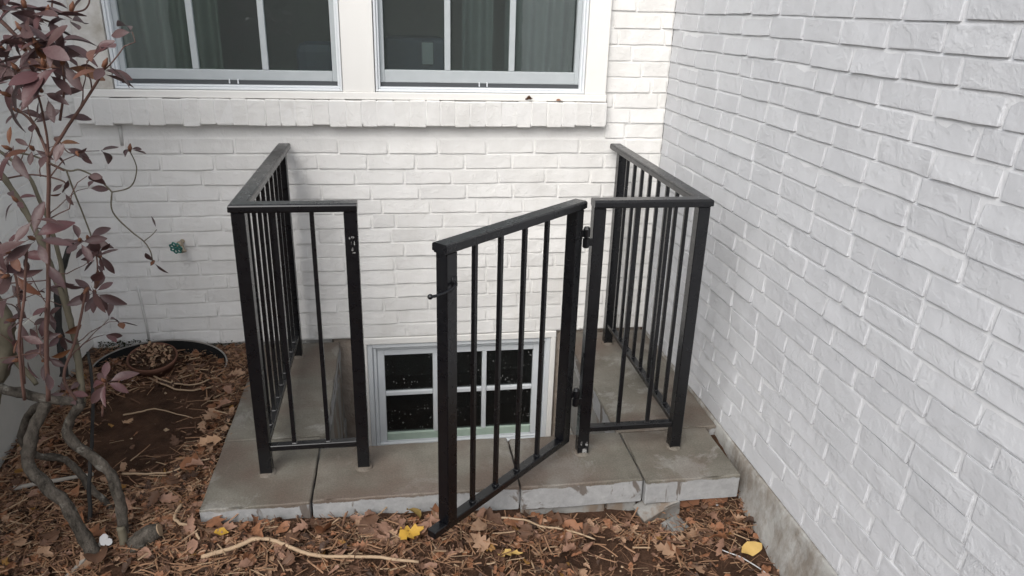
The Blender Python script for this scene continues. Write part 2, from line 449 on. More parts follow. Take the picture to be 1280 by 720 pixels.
# ------------------------------------------------------------------ painted brick walls
CH = .0677          # course height
JT = .0082          # bed joint
cam_inv = cam.matrix_world.inverted()
def to_px(p):
    q = cam_inv @ Vector(p)
    if q.z > -.1:
        return None
    f = 913.0
    return 640 + f * q.x / -q.z, 360 - f * q.y / -q.z, -q.z
def in_view(p, m=25):
    q = to_px(p)
    return q is not None and -m < q[0] < 1280 + m and -m < q[1] < 720 + m
brick_cache = {}
def brick_mesh(L, var, mat, deep):
    q = max(.04, round(L / .012) * .012)
    key = (round(q, 3), var, mat.name)
    if key in brick_cache:
        return brick_cache[key], L / q
    R = random.Random(hash((round(q * 1000), var, len(mat.name))) & 0xffff)
    H = CH - JT
    nx_, nz_ = (6, 4) if q > .13 else (4, 4)
    b = .0032
    us = [-q / 2, -q / 2 + b] + [-q / 2 + b + (q - 2 * b) * i / (nx_ - 3) for i in range(1, nx_ - 3)] + [q / 2 - b, q / 2]
    zs = [0, .003, H - .0035, H]
    s0 = R.uniform(0, 90)
    tilt = R.uniform(-.0012, .0012) * deep
    rag = R.choice((.0015, .0024, .0034, .005))
    V, Fc = [], []
    for j, z in enumerate(zs):
        for i, x in enumerate(us):
            y = -.0022 + .0014 * deep * ns(x * 22, z * 40, s0) + (tilt + .0012 * deep) * (z / H - .5) * 2
            dz = dx = 0
            if i in (0, len(us) - 1):
                y += .0013
                dx = .0035 * ns(z * 60, s0, 5 + i)
            if j == 0:
                y += .0002
                dz = rag * ns(x * 38, s0, 9) - .0008
            if j == len(zs) - 1:
                y += .0009
                dz = .0024 * ns(x * 30, s0, 4)
            V.append((x + dx, y, z + dz))
    w = len(us)
    for j in range(len(zs) - 1):
        for i in range(w - 1):
            Fc.append((j * w + i, j * w + i + 1, (j + 1) * w + i + 1, (j + 1) * w + i))
    loop = [i for i in range(w)] + [j * w + w - 1 for j in range(1, len(zs))] + [(len(zs) - 1) * w + i for i in range(w - 2, -1, -1)] + [j * w for j in range(len(zs) - 2, 0, -1)]
    base = len(V)
    for v in loop:
        V.append((V[v][0], .016, V[v][2]))
    for k in range(len(loop)):
        k2 = (k + 1) % len(loop)
        Fc.append((loop[k2], loop[k], base + k, base + k2))
    me = bpy.data.meshes.new('brick')
    me.from_pydata(V, [], Fc)
    me.materials.append(mat)
    brick_cache[key] = me
    return me, L / q

def cut(iv, holes):
    out = [iv]
    for h0, h1 in holes:
        nw = []
        for a, b in out:
            if h1 <= a or h0 >= b:
                nw.append((a, b)); continue
            if a < h0: nw.append((a, h0))
            if b > h1: nw.append((h1, b))
        out = nw
    return [(a, b) for a, b in out if b - a > .025]

def wv(u, z, seed):
    return .0042 * ns(u * 1.6, z * 2.2, seed) + .0016 * ns(u * 6, z * 9, seed + 3)
def brick_wall(root, u0, u1, z0, ncourse, module, bmat, mmat, holes, seed, deep=1.0, visible=300, vis_test=None):
    R = random.Random(seed)
    bricks = []
    for k in range(ncourse):
        zb = z0 + k * CH
        hs = [(a, b) for a, b, c0, c1 in holes if zb + CH - .012 > c0 and zb + .012 < c1]
        u = u0 - module * ((.5 if k % 2 else 0) + R.uniform(.0, .12)) - R.choice((0, 0, .06))
        while u < u1:
            L = module + R.uniform(-.006, .006)
            if R.random() < .07:
                L = module * .5
            a, b = max(u, u0), min(u + L, u1)
            if b - a > .02:
                for c, d in cut((a, b), hs):
                    bricks.append((c, d, zb))
            u += L
    vis, rest = [], []
    mw = root.matrix_world
    for c, d, zb in bricks:
        p = mw @ Vector(((c + d) / 2, 0, zb + .03))
        q = to_px(p)
        if in_view(p) and (vis_test is None or vis_test(p)):
            vis.append((q[2], c, d, zb))
        else:
            rest.append((c, d, zb))
    vis.sort()
    rest += [b[1:] for b in vis[visible:]]
    vis = vis[:visible]
    for _, c, d, zb in vis:
        g = R.uniform(.008, .0135) if d - c > .05 else .007
        m, sx = brick_mesh(d - c - g, R.randrange(9), bmat, deep)
        o = mesh_obj('brick', m, root, ((c + d) / 2, R.uniform(-.0008, .0008) * deep, zb + JT + R.uniform(-.0015, .0015) + wv((c + d) / 2, zb, seed)))
        o.scale = (sx, 1, 1)
        o.rotation_euler = (0, R.uniform(-.007, .007) - (wv(d, zb, seed) - wv(c, zb, seed)) / max(.05, d - c), R.uniform(-.006, .006))
    if rest:
        V, Fc, SMF = [], [], []
        for c, d, zb in rest:
            m, sx = brick_mesh(d - c - .009, R.randrange(6), bmat, deep)
            n0 = len(V)
            oy = R.uniform(-.0008, .0008) * deep
            V += [((c + d) / 2 + v.co.x * sx, v.co.y + oy, zb + JT + v.co.z + wv((c + d) / 2, zb, seed)) for v in m.vertices]
            Fc += [tuple(n0 + i for i in p.vertices) for p in m.polygons]
            SMF += [p.use_smooth for p in m.polygons]
        me = bpy.data.meshes.new('further_bricks')
        me.from_pydata(V, [], Fc)
        me.materials.append(bmat)
        o = mesh_obj('further_bricks', me, root)
        o['kind'] = 'stuff'
    # the mortar bed the bricks stand proud of
    patches = []
    if holes:
        for a, b, c0, c1 in holes[:1]:
            patches = [(u0, u1, z0, c0), (u0, a, c0, c1), (b, u1, c0, c1), (u0, u1, c1, z0 + ncourse * CH)]
    else:
        patches = [(u0, u1, z0, z0 + ncourse * CH)]
    V, Fc = [], []
    for a, b, c0, c1 in patches:
        if b - a < .01 or c1 - c0 < .01:
            continue
        zz = [(c0, .003)]
        for k in range(ncourse + 1):
            zb = z0 + k * CH
            for dz, dp in ((-.001, .0008), (JT * .5, .0020), (JT + .002, .0032), (CH * .5, .0016)):
                if c0 + .002 < zb + dz < c1 - .002:
                    zz.append((zb + dz, dp))
        zz.append((c1, .003))
        nn = max(2, int((b - a) / .02))
        n0 = len(V)
        for z, dp in zz:
            for i in range(nn + 1):
                u = a + (b - a) * i / nn
                V.append((u, dp * deep ** .5 + .0013 * ns(u * 26, z * 50, seed) + .0008 * ns(u * 70, z * 90, seed + 4) - .0002, z + .0012 * ns(u * 30, z * 9, seed + 2) + (wv(u, z, seed) if c0 + .004 < z < c1 - .004 else 0)))
        for j in range(len(zz) - 1):
            for i in range(nn):
                q = n0 + j * (nn + 1) + i
                Fc.append((q, q + 1, q + nn + 2, q + nn + 1))
    me = bpy.data.meshes.new('mortar')
    me.from_pydata(V, [], Fc)
    me.materials.append(mmat)
    me.polygons.foreach_set('use_smooth', [True] * len(me.polygons))
    mesh_obj('mortar', me, root)
    return len(vis)

ZB = .010
CAS0, CAS1, CZ0, CZ1 = -.512, 1.636, 1.122, 2.42
back = empty('brick_wall', (0, 0, 0))
tag(back, 'white painted brick back wall with two windows above and a basement window below', 'wall')
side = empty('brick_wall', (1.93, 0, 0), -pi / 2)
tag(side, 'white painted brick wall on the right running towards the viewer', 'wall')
left = empty('brick_wall', (-.68, 0, 0), pi / 2)
tag(left, 'white painted brick wall behind the shrub with concrete base on the left', 'wall')
bpy.context.view_layer.update()
print('back', brick_wall(back, -.68, 1.93, ZB, 42, .2135, M['paint_back'], M['mortar_back'], [(CAS0, CAS1, CZ0 - .10, CZ1), (-.548, 1.648, 1.0, 1.122)], 3, 1.9))
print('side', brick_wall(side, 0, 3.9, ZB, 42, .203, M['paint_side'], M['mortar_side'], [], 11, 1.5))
print('left', brick_wall(left, -1.9, -.15, .352, 37, .203, M['paint_left'], M['mortar_back'], [], 21, .8, 110))

def rough_box(name, mat, parent, x0, x1, y0, y1, z0, z1, amp, step=.03, seed=0, chip=.0, mesh_only=False):
    """a block with subdivided, uneven faces and worn edges"""
    bm = bmesh.new()
    def axis(a, b):
        n = max(2, int((b - a) / step))
        e = min(.004, (b - a) * .2)
        return [a, a + e] + [a + e + (b - a - 2 * e) * i / n for i in range(1, n)] + [b - e, b]
    X, Y, Z = axis(x0, x1), axis(y0, y1), axis(z0, z1)
    cache = {}
    def vert(i, j, k):
        key = (i, j, k)
        if key in cache: return cache[key]
        p = Vector((X[i], Y[j], Z[k]))
        ends = [(i, len(X)), (j, len(Y)), (k, len(Z))]
        c = Vector(((x0 + x1) / 2, (y0 + y1) / 2, (z0 + z1) / 2))
        on = [a for a, (q, n_) in enumerate(ends) if q in (0, n_ - 1)]
        r = .0016 if len(on) == 2 else (.0028 if len(on) == 3 else 0)
        if chip and len(on) >= 2:
            r += chip * max(0, ns(p.x * 14, p.y * 14, p.z * 14 + seed) - .05)
        for a in on:
            p[a] += (-r if p[a] > c[a] else r)
        nv = noise.noise_vector(Vector((p.x * 9 + seed, p.y * 9, p.z * 9))) + .5 * noise.noise_vector(Vector((p.x * 31 + seed, p.y * 31, p.z * 31)))
        p += nv * amp
        cache[key] = bm.verts.new(p)
        return cache[key]
    nX, nY, nZ = len(X), len(Y), len(Z)
    for i in range(nX - 1):
        for j in range(nY - 1):
            for k in (0, nZ - 1):
                bm.faces.new((vert(i, j, k), vert(i + 1, j, k), vert(i + 1, j + 1, k), vert(i, j + 1, k)))
    for i in range(nX - 1):
        for k in range(nZ - 1):
            for j in (0, nY - 1):
                bm.faces.new((vert(i, j, k), vert(i + 1, j, k), vert(i + 1, j, k + 1), vert(i, j, k + 1)))
    for j in range(nY - 1):
        for k in range(nZ - 1):
            for i in (0, nX - 1):
                bm.faces.new((vert(i, j, k), vert(i, j + 1, k), vert(i, j + 1, k + 1), vert(i, j, k + 1)))
    lo, hi = Vector((x0, y0, z0)), Vector((x1, y1, z1))
    m = .0035 + amp * 1.6 + chip * .6
    def rim(p):
        return sum(1 for a in range(3) if p[a] < lo[a] + m or p[a] > hi[a] - m) >= 2
    es = []
    rf = {f: any(rim(v.co) for v in f.verts) for f in bm.faces}
    for e in bm.edges:
        fl = [rf[f] for f in e.link_faces]
        if len(fl) == 2 and fl[0] != fl[1]:
            es.append(e)
    bmesh.ops.recalc_face_normals(bm, faces=bm.faces)
    bmesh.ops.split_edges(bm, edges=es)
    me = bpy.data.meshes.new(name)
    flags = None
    bm.faces.ensure_lookup_table()
    flags = [not any(rim(v.co) for v in f.verts) for f in bm.faces]
    bm.to_mesh(me); bm.free()
    me.materials.append(mat)
    me.polygons.foreach_set('use_smooth', flags)
    return mesh_obj(name, me, parent)

# sill: a rowlock course of bricks on edge, projecting
R = random.Random(5)
x = -.546
i = 0
while x < 1.64:
    w = R.uniform(.060, .072)
    w = min(w, 1.646 - x)
    if w > .03:
        rough_box('sill_brick', M['paint_back'], back, x + .0004, x + w - .0004, -.049 + R.uniform(-.0009, .0009), .06, 1.019 + R.uniform(-.0045, .0045), 1.126 + R.uniform(-.0015, .0015), .0022, .04, i)
    x += w; i += 1
bx('sill_mortar', M['mortar_back'], back, -.542, 1.642, -.0476, .055, 1.028, 1.1235, .002)

# window casings
bx('casing', M['trim_grime'], back, CAS0, -.395, -.030, .10, 1.1585, CZ1, .002)
bx('casing', M['trim'], back, .503, .634, -.030, .10, 1.1585, CZ1, .002)
bx('casing', M['trim'], back, 1.542, CAS1, -.030, .10, 1.1585, CZ1, .002)
bx('casing', M['trim'], back, -.395, .503, -.030, .10, 2.36, CZ1, .002)
bx('casing', M['trim'], back, .634, 1.542, -.030, .10, 2.36, CZ1, .002)
bx('sill_board', M['trim'], back, CAS0 - .004, CAS1 + .004, -.036, .12, 1.1285, 1.158, .003, 2)

def ring(name, mat, parent, x0, x1, z0, z1, w, y0, y1, bev=.0015, wb=None):
    """a rectangular frame of four mitre-free members in one mesh"""
    wb = wb or w
    bm = bmesh.new()
    box(bm, x0, x0 + w, y0, y1, z0, z1, bev)
    box(bm, x1 - w, x1, y0, y1, z0, z1, bev)
    box(bm, x0 + w, x1 - w, y0 + .0004, y1 - .0004, z0, z0 + wb, bev)
    box(bm, x0 + w, x1 - w, y0 + .0004, y1 - .0004, z1 - w, z1, bev)
    return build(name, bm, mat, parent)
def upper_window(x0, x1, gl, mun, grz, label):
    """x0..x1: aluminium frame; gl: glass left/right; mun: muntin centres"""
    w = empty('window', (0, 0, 0)); w.parent = back
    w['label'] = label
    z0, z1 = 1.160, 2.358
    ring('frame', M['alu'], w, x0, x1, z0, z1, .010, -.020, .05, .002, .010)
    ring('frame', M['alu'], w, x0 + .0105, x1 - .0105, z0 + .0105, z1 - .0105, .009, -.010, .05, .002, .008)
    bx('track', M['track'], w, x0 + .0199, x1 - .0199, .012, .05, z0 + .019, z0 + .034, .0005)
    s = ring('sash', M['sash'], w, x0 + .0199, x1 - .0199, z0 + .0345, z1 - .02, gl[0] - x0 - .0199, .016, .048, .002, grz - z0 - .0345)
    edges = [gl[0]] + list(mun) + [gl[1]]
    for m in mun:
        bx('muntin', M['sash'], w, m - .0125, m + .0125, .020, .045, grz + .0005, z1 - .02 - (gl[0] - x0 - .0199) - .0005, .003, 2)
    for a, b in zip(edges[:-1], edges[1:]):
        bx('pane', M['glass'], w, a + (.013 if a in mun else .0003), b - (.013 if b in mun else .0003), .034, .0375, grz + .0006, z1 - .06, 0)
    c = (x0 + x1) / 2
    for q in (c - .012, c + .022):
        bx('sash_tab', M['alu'], w, q, q + .005, .006, .0155, z0 + .022, z0 + .040, .001)
    return w
upper_window(-.392, .500, (-.352, .456), (-.084, .190), 1.236, 'left window with grey sash and green curtain behind the glass')
upper_window(.637, 1.540, (.676, 1.492), (.943, 1.221), 1.246, 'right window with grey sash beside the side wall')

# rooms behind the glass
def room(name, x0, x1, y0, y1, z0, z1):
    bm = bmesh.new()
    box(bm, x0, x1, y0, y1, z0, z1)
    f = [q for q in bm.faces if q.calc_center_median().y < y0 + .001]
    bmesh.ops.delete(bm, geom=f, context='FACES_ONLY')
    o = build(name, bm, M['room'])
    o['kind'] = 'structure'
    return o
room('room', -.9, 2.2, .1205, 3.2, .55, 2.7)
room('basement', .2, 1.8, .14, 2.4, -1.8, .3)
def curtain(x0, x1, y, z0, z1, mat, label, seed, amp=.022, wl=.075):
    n, nz = int((x1 - x0) / .008), 8
    V, Fc = [], []
    for j in range(nz + 1):
        z = z0 + (z1 - z0) * j / nz
        for i in range(n + 1):
            u = x0 + (x1 - x0) * i / n
            ph = u / wl * 2 * pi + 1.4 * ns(u * 5, seed, z * .7)
            V.append((u, y + amp * sin(ph) + .01 * ns(u * 9, z * 2, seed), z))
    for j in range(nz):
        for i in range(n):
            q = j * (n + 1) + i
            Fc.append((q, q + 1, q + n + 2, q + n + 1))
    me = bpy.data.meshes.new('curtain'); me.from_pydata(V, [], Fc); me.materials.append(mat)
    me.polygons.foreach_set('use_smooth', [True] * len(me.polygons))
    o = mesh_obj('curtain', me)
    sd = o.modifiers.new('thickness', 'SOLIDIFY'); sd.thickness = .003
    tag(o, label, 'curtain')
curtain(-.46, -.02, .25, .75, 2.5, M['curtain'], 'green curtain hanging behind the left pane of the left window', 1)
curtain(1.02, 1.16, .22, .75, 2.5, M['curtain2'], 'narrow grey curtain edge behind the middle pane of the right window', 3)
curtain(1.22, 1.66, .24, .75, 2.5, M['curtain2'], 'grey curtain hanging behind the right pane of the right window', 2)
cb = empty('cabinet', (.82, .55, .56)); tag(cb, 'dark blue cabinet seen through the left pane of the right window', 'cabinet')
bm = bmesh.new(); box(bm, -.14, .14, -.1, .2, 0, .80, .01); build('body', bm, M['navy'], cb)
bm = bmesh.new(); box(bm, .03, .085, -.108, -.1005, .68, .78, .002); build('panel', bm, M['panel'], cb)
ch = empty('armchair', (.42, .6, .56)); tag(ch, 'dark blue armchair seen through the right pane of the left window', 'armchair')
bm = bmesh.new(); box(bm, -.19, .19, -.2, .2, .05, .36, .04, 2); build('seat', bm, M['navy'], ch)
bm = bmesh.new(); box(bm, -.19, .13, .12, .24, .365, .76, .05, 2); build('backrest', bm, M['navy'], ch)

# foundation and basement window
rough_box('foundation', M['foundation'], back, .39, .5265, .022, .20, -1.0, .009, .006, .03, 3)
rough_box('foundation', M['foundation'], back, 1.4795, 1.92, .022, .20, -1.0, .009, .006, .03, 4)
rough_box('foundation', M['parging'], back, -.66, .389, .012, .20, -.6, .009, .005, .04, 5)
rough_box('foundation', M['foundation'], back, .527, 1.479, .03, .20, -1.0, -.632, .004, .05, 6)
bm = bmesh.new()
box(bm, .528, .548, -.004, .13, -.62, -.026, .003)
box(bm, 1.452, 1.478, -.004, .13, -.62, -.026, .003)
box(bm, .528, 1.478, -.006, .13, -.0255, .0085, .003)
build('basement_casing', bm, M['trim'], back)
bw = empty('window', (0, 0, 0)); bw.parent = back
bw['label'] = 'small basement window of six dark splashed panes in the well'
ring('frame', M['bframe'], bw, .5485, 1.4515, -.622, -.0262, .024, .004, .12, .003, .012)
ring('frame', M['bframe'], bw, .573, 1.427, -.609, -.0507, .018, .022, .12, .003, .010)
ring('sash', M['bframe'], bw, .5915, 1.4085, -.598, -.0692, .036, .036, .075, .003, .004)
gx0, gx1 = .628, 1.372
bx('bottom_rail', M['green'], bw, gx0 + .0005, gx1 - .0005, .040, .075, -.5935, -.552, .002)
gxm = (gx0 + (gx1 - gx0) / 3, gx0 + (gx1 - gx0) * 2 / 3)
for m in gxm:
    bx('muntin', M['bframe'], bw, m - .0115, m + .0115, .038, .072, -.5515, -.1055, .004, 2)
for a, b in ((gx0, gxm[0] - .012), (gxm[0] + .012, gxm[1] - .012), (gxm[1] + .012, gx1)):
    bx('muntin', M['bframe'], bw, a + .0003, b - .0003, .040, .070, -.334, -.311, .004, 2)
    bx('pane', M['glass_dirty'], bw, a + .0003, b - .0003, .054, .057, -.3105, -.1056, 0)
    bx('pane', M['glass_dirty'], bw, a + .0003, b - .0003, .054, .057, -.5515, -.3345, 0)

# parging under the side wall, concrete base and corner board of the left wall
V, Fc = [], []
prof = [(.02, .0095), (-.001, .0085), (-.0045, .002), (-.007, -.03), (-.013, -.07), (-.022, -.12), (-.030, -.17), (-.036, -.24), (-.038, -.5)]
nu = 130
for d, z in prof:
    for i in range(nu + 1):
        u = 4.0 * i / nu
        V.append((u, d + (.006 * ns(u * 9, z * 12, 3) + .004 * ns(u * 30, z * 30, 5)) * (0 if d > 0 else 1), z + (.004 * ns(u * 12, 7) + .003 * ns(u * 40, 2) if z < .0085 else -.0005)))
for j in range(len(prof) - 1):
    for i in range(nu):
        q = j * (nu + 1) + i
        Fc.append((q, q + nu + 1, q + nu + 2, q + 1))
me = bpy.data.meshes.new('foundation'); me.from_pydata(V, [], Fc); me.materials.append(M['parging'])
me.polygons.foreach_set('use_smooth', [True] * len(me.polygons))
mesh_obj('foundation', me, side)
rough_box('foundation', M['concrete'], left, -1.95, -.155, -.014, .2, -.7, .335, .003, .06, 8)
bm = bmesh.new()
for a, b in ((-1.94, -.153),):
    v = [bm.verts.new(p) for p in ((a, -.022, .330), (b, -.022, .330), (b, .02, .352), (a, .02, .352), (a, -.022, .318), (b, -.022, .318))]
    bm.faces.new((v[0], v[1], v[2], v[3])); bm.faces.new((v[4], v[5], v[1], v[0]))
build('water_table', bm, M['concrete'], left)
bx('corner_board', M['trim'], left, -.1505, -.001, -.020, .1, .032, 2.85, .003, 2)

# painted-over cable on the back wall
bm = bmesh.new()
tube(bm, [(-.424, -.0035, .018), (-.426, -.0035, .12), (-.433, -.0035, .25), (-.436, -.002, .305)], [.006] * 4, 6)
build('painted_cable', bm, M['caulk'], back, smooth=True)
bm = bmesh.new()
tube(bm, [(-.405, -.0025, .93), (-.403, -.0035, 1.012)], [.007] * 2, 6)
build('painted_cable', bm, M['caulk'], back, smooth=True)

# ------------------------------------------------------------------ window well
well = empty('window_well', (.97, -.62, 0))
tag(well, 'low kerb of tan coated stone slabs round the basement window well', 'window well')
def wl_box(name, mat, *a, **k):
    o = rough_box(name, mat, None, *a, **k)
    o.parent = well
    o.matrix_parent_inverse = Matrix.Translation(-Vector(well.location))
    return o
slabs = [(.065, .407, -1.222, -.832), (.062, .424, -.826, -.006), (.4135, 1.093, -1.218, -.914),
         (1.099, 1.524, -1.226, -.924), (1.5315, 1.874, -1.242, -.930), (1.518, 1.924, -.924, -.006)]
for i, (a, b, c, d) in enumerate(slabs):
    wl_box('slab', M['slab'], a, b, c, d, -.095, .0, .0022, .025, 10 + i * 3, chip=.010)
for i, (a, b, c, d, e, f) in enumerate([(.09, .40, -1.19, -.94, -.42, -.097), (.42, .76, -1.195, -.93, -.42, -.097), (.77, 1.095, -1.2, -.935, -.42, -.097),
                                        (1.10, 1.40, -1.215, -.94, -.42, -.097), (1.405, 1.512, -1.212, -.94, -.42, -.097), (1.53, 1.89, -1.06, -.93, -.42, -.097),
                                        (.10, .425, -.925, -.02, -.42, -.097), (1.522, 1.88, -.92, -.02, -.42, -.097),
                                        (.10, .432, -.93, .0, -.9, -.4215), (1.515, 1.88, -.93, .0, -.9, -.4215), (.42, 1.52, -1.19, -.925, -.9, -.4215)]):
    wl_box('block', M['block'], a, b, c, d, e, f, .006, .035, 40 + i * 5, chip=.03)
for i, (a, c) in enumerate(((1.665, -1.195), (1.768, -1.205))):
    wl_box('old_brick', M['redbrick'], a, a + .094, c, c + .14, -.30, -.104, .003, .03, 70 + i, chip=.02)
# mortar pads where the posts are set into the slabs
def pad(x, y, r, s):
    bm = bmesh.new()
    rings = lathe(bm, [(r * 1.0, -.004), (r * .93, .004), (r * .7, .009), (.001, .010)], 14)
    for v in bm.verts:
        v.co += Vector((x, y, 0))
        v.co.x += .006 * ns(v.co.x * 30, v.co.y * 30, s); v.co.y += .006 * ns(v.co.x * 30, v.co.y * 30, s + 5)
    o = build('mortar_pad', bm, M['slab'], None, smooth=True)
    o.parent = well
    o.matrix_parent_inverse = Matrix.Translation(-Vector(well.location))
for i, (x, y) in enumerate(((.246, -1.041), (.571, -1.041), (1.35, -1.041), (1.70, -1.041), (.246, -.14), (1.70, -.14))):
    pad(x, y - .004, .031, i)
ck = rough_box('concrete_chunk', M['block'], None, -.075, .075, -.035, .035, -.035, .035, .008, .02, 90, chip=.05)
ck.location = (1.588, -1.222, -.135); ck.rotation_euler = (.3, -.28, .25)
tag(ck, 'tilted broken chunk of grey concrete under the right end slab', 'concrete chunk')
ck = rough_box('concrete_chunk', M['block'], None, -.05, .05, -.03, .03, -.025, .025, .008, .02, 94, chip=.05)
ck.location = (1.635, -1.262, -.185); ck.rotation_euler = (.5, .2, .7)
tag(ck, 'small dark concrete lump half buried below the broken chunk', 'concrete chunk')

# ------------------------------------------------------------------ railings
def sweep(name, path, prof, mat, parent):
    """profile (offset to the right of travel, height) mitred along a level path"""
    P = [Vector((a, b, 0)) for a, b in path]
    bm = bmesh.new()
    rings = []
    for i, p in enumerate(P):
        d0 = (P[i] - P[i - 1]).normalized() if i else (P[1] - P[0]).normalized()
        d1 = (P[i + 1] - P[i]).normalized() if i < len(P) - 1 else d0
        n0 = Vector((d0.y, -d0.x, 0)); n1 = Vector((d1.y, -d1.x, 0))
        m = (n0 + n1).normalized(); m /= max(.2, m.dot(n0))
        rings.append([bm.verts.new((p.x + m.x * o, p.y + m.y * o, z)) for o, z in prof])
    n = len(prof)
    for i in range(len(rings) - 1):
        for k in range(n):
            bm.faces.new((rings[i][k], rings[i][(k + 1) % n], rings[i + 1][(k + 1) % n], rings[i + 1][k]))
    bm.faces.new(rings[0]); bm.faces.new(rings[-1][::-1])
    return build(name, bm, mat, parent)
CAPZ = .918
def cap_prof(z):
    return [(-.020, z), (.020, z), (.020, z + .003), (.0255, z + .004), (.0262, z + .006), (.0262, z + .020), (.0245, z + .024), (.0195, z + .0265),
            (-.0195, z + .0265), (-.0245, z + .024), (-.0262, z + .020), (-.0262, z + .006), (-.0255, z + .004), (-.020, z + .003)]
def bar(name, parent, x0, x1, y0, y1, z0, z1, bev=.002):
    bm = bmesh.new(); box(bm, x0, x1, y0, y1, z0, z1, bev, 1)
    return build(name, bm, M['metal'], parent)
BAL = .0066
def baluster(parent, x, y, z0, z1):
    bm = bmesh.new()
    box(bm, x - BAL, x + BAL, y - BAL, y + BAL, z0, z1, .001)
    box(bm, x - BAL - .0028, x + BAL + .0028, y - BAL - .0028, y + BAL + .0028, z0 - .002, z0 + .0065, .0026)     # weld bead
    build('baluster', bm, M['metal'], parent)
def weld(parent, x, y, z):
    pass
def railing(label, cx, ex, sgn):
    """corner post centre x, end post centre x, side run back to the wall"""
    yc = -1.041
    r = empty('railing', (cx, yc, 0))
    tag(r, label, 'railing', 'black railings round the window well')
    for x, y in ((0, 0), (ex - cx, 0), (0, -.14 - yc)):
        bar('post', r, x - .020, x + .020, y - .020, y + .020, -.02, CAPZ - .0005)
    e = ex - cx + sgn * .021
    path = [(e, 0), (0, 0), (0, -.03 - yc)]
    sweep('top_rail', path, cap_prof(CAPZ), M['metal'], r)
    a, b = sorted((0, ex - cx))
    bar('bottom_rail', r, a + .0195, b - .0195, -.014, .014, .090, .110)
    bar('bottom_rail', r, -.014, .014, .0195, -.14 - yc - .0195, .0905, .1105)
    for i in range(8):
        baluster(r, 0, -.230 - .0975 * i - yc, .108, CAPZ + .001)
    return r
rl = railing('black metal railing corner left of the window well, open gate side on its right', .246, .571, 1)
for x in (.345, .456):
    baluster(rl, x - .246, 0, .108, CAPZ + .001)
rr = railing('black metal railing corner on the right beside the side wall, carrying the gate', 1.70, 1.35, -1)
for x in (1.478, 1.588):
    baluster(rr, x - 1.70, 0, .108, CAPZ + .001)
def chips(name, parent, pts, y):
    bm = bmesh.new()
    R = random.Random(len(pts))
    for x, z, w, h in pts:
        n = 7
        vs = [bm.verts.new((x + w * cos(2 * pi * k / n) * R.uniform(.5, 1), y - .0005, z + h * sin(2 * pi * k / n) * R.uniform(.5, 1))) for k in range(n)]
        f = bm.faces.new(vs)
        bmesh.ops.extrude_face_region(bm, geom=[f])
        for v in bm.verts[-n:]:
            v.co.y = y + .0003
    build(name, bm, M['primer'], parent)
chips('paint_chip', rl, [(.571 - .246 - .006, .835, .004, .004), (.571 - .246 + .004, .838, .006, .005), (.571 - .246 + .008, .818, .003, .012), (.571 - .246 + .002, .800, .004, .010), (.571 - .246 + .006, .788, .007, .003), (.571 - .246 - .001, .82, .002, .006)], -.020)
chips('paint_chip', rr, [(1.35 - 1.70 + .004, .018, .015, .016), (1.35 - 1.70 + .011, .044, .006, .014), (1.35 - 1.70 - .008, .048, .004, .012)], -.020)

# gate, swung open towards the viewer
gate = empty('gate', (1.287, -1.046, 0), radians(222.37))
tag(gate, 'black metal gate swung open, its free end over the leaf litter', 'gate')
GL = .640
sweep('top_rail', [(.0, 0), (GL, 0)], cap_prof(CAPZ), M['metal'], gate)
bar('post', gate, .006, .046, -.020, .020, .0815, CAPZ - .0005)
bar('post', gate, .594, .634, -.020, .020, .0815, CAPZ - .0005)
bar('bottom_rail', gate, .000, .684, -.016, .016, .056, .081)
for i in range(4):
    baluster(gate, .176 + .1095 * i, 0, .0805, CAPZ + .001)
for z in (.822, .237):
    bm = bmesh.new()
    c = (-.0095, .024)
    lathe(bm, [(.001, -.034), (.009, -.034), (.0115, -.030), (.0115, -.003), (.0075, -.001), (.0075, .001), (.0115, .003), (.0115, .028), (.008, .036), (.001, .037)], 14, (c[0], c[1], z))
    box(bm, -.010, .012, .0150, .0225, z + .004, z + .027, .001)
    h = build('hinge', bm, M['metal'], gate, smooth=False)
    bm = bmesh.new()
    a = radians(-222.37)
    box(bm, .0, .022, -.004, .004, z - .028, z - .004, .001)
    for v in bm.verts:
        x_, y_ = v.co.x, v.co.y
        v.co.x = c[0] + x_ * cos(a) - y_ * sin(a); v.co.y = c[1] + x_ * sin(a) + y_ * cos(a)
    build('hinge_strap', bm, M['metal'], h)
bm = bmesh.new()
tube(bm, smooth_path([(.606, .019, .838), (.612, .031, .832), (.645, .029, .822), (.675, .021, .818), (.689, .017, .819)], 3), [.0042] * 13, 7)
bmesh.ops.create_uvsphere(bm, u_segments=10, v_segments=7, radius=.0075, matrix=Matrix.Translation((.691, .016, .819)))
box(bm, .597, .616, .0195, .0225, .822, .852, .001)
build('latch_lever', bm, M['metal'], gate, smooth=True)

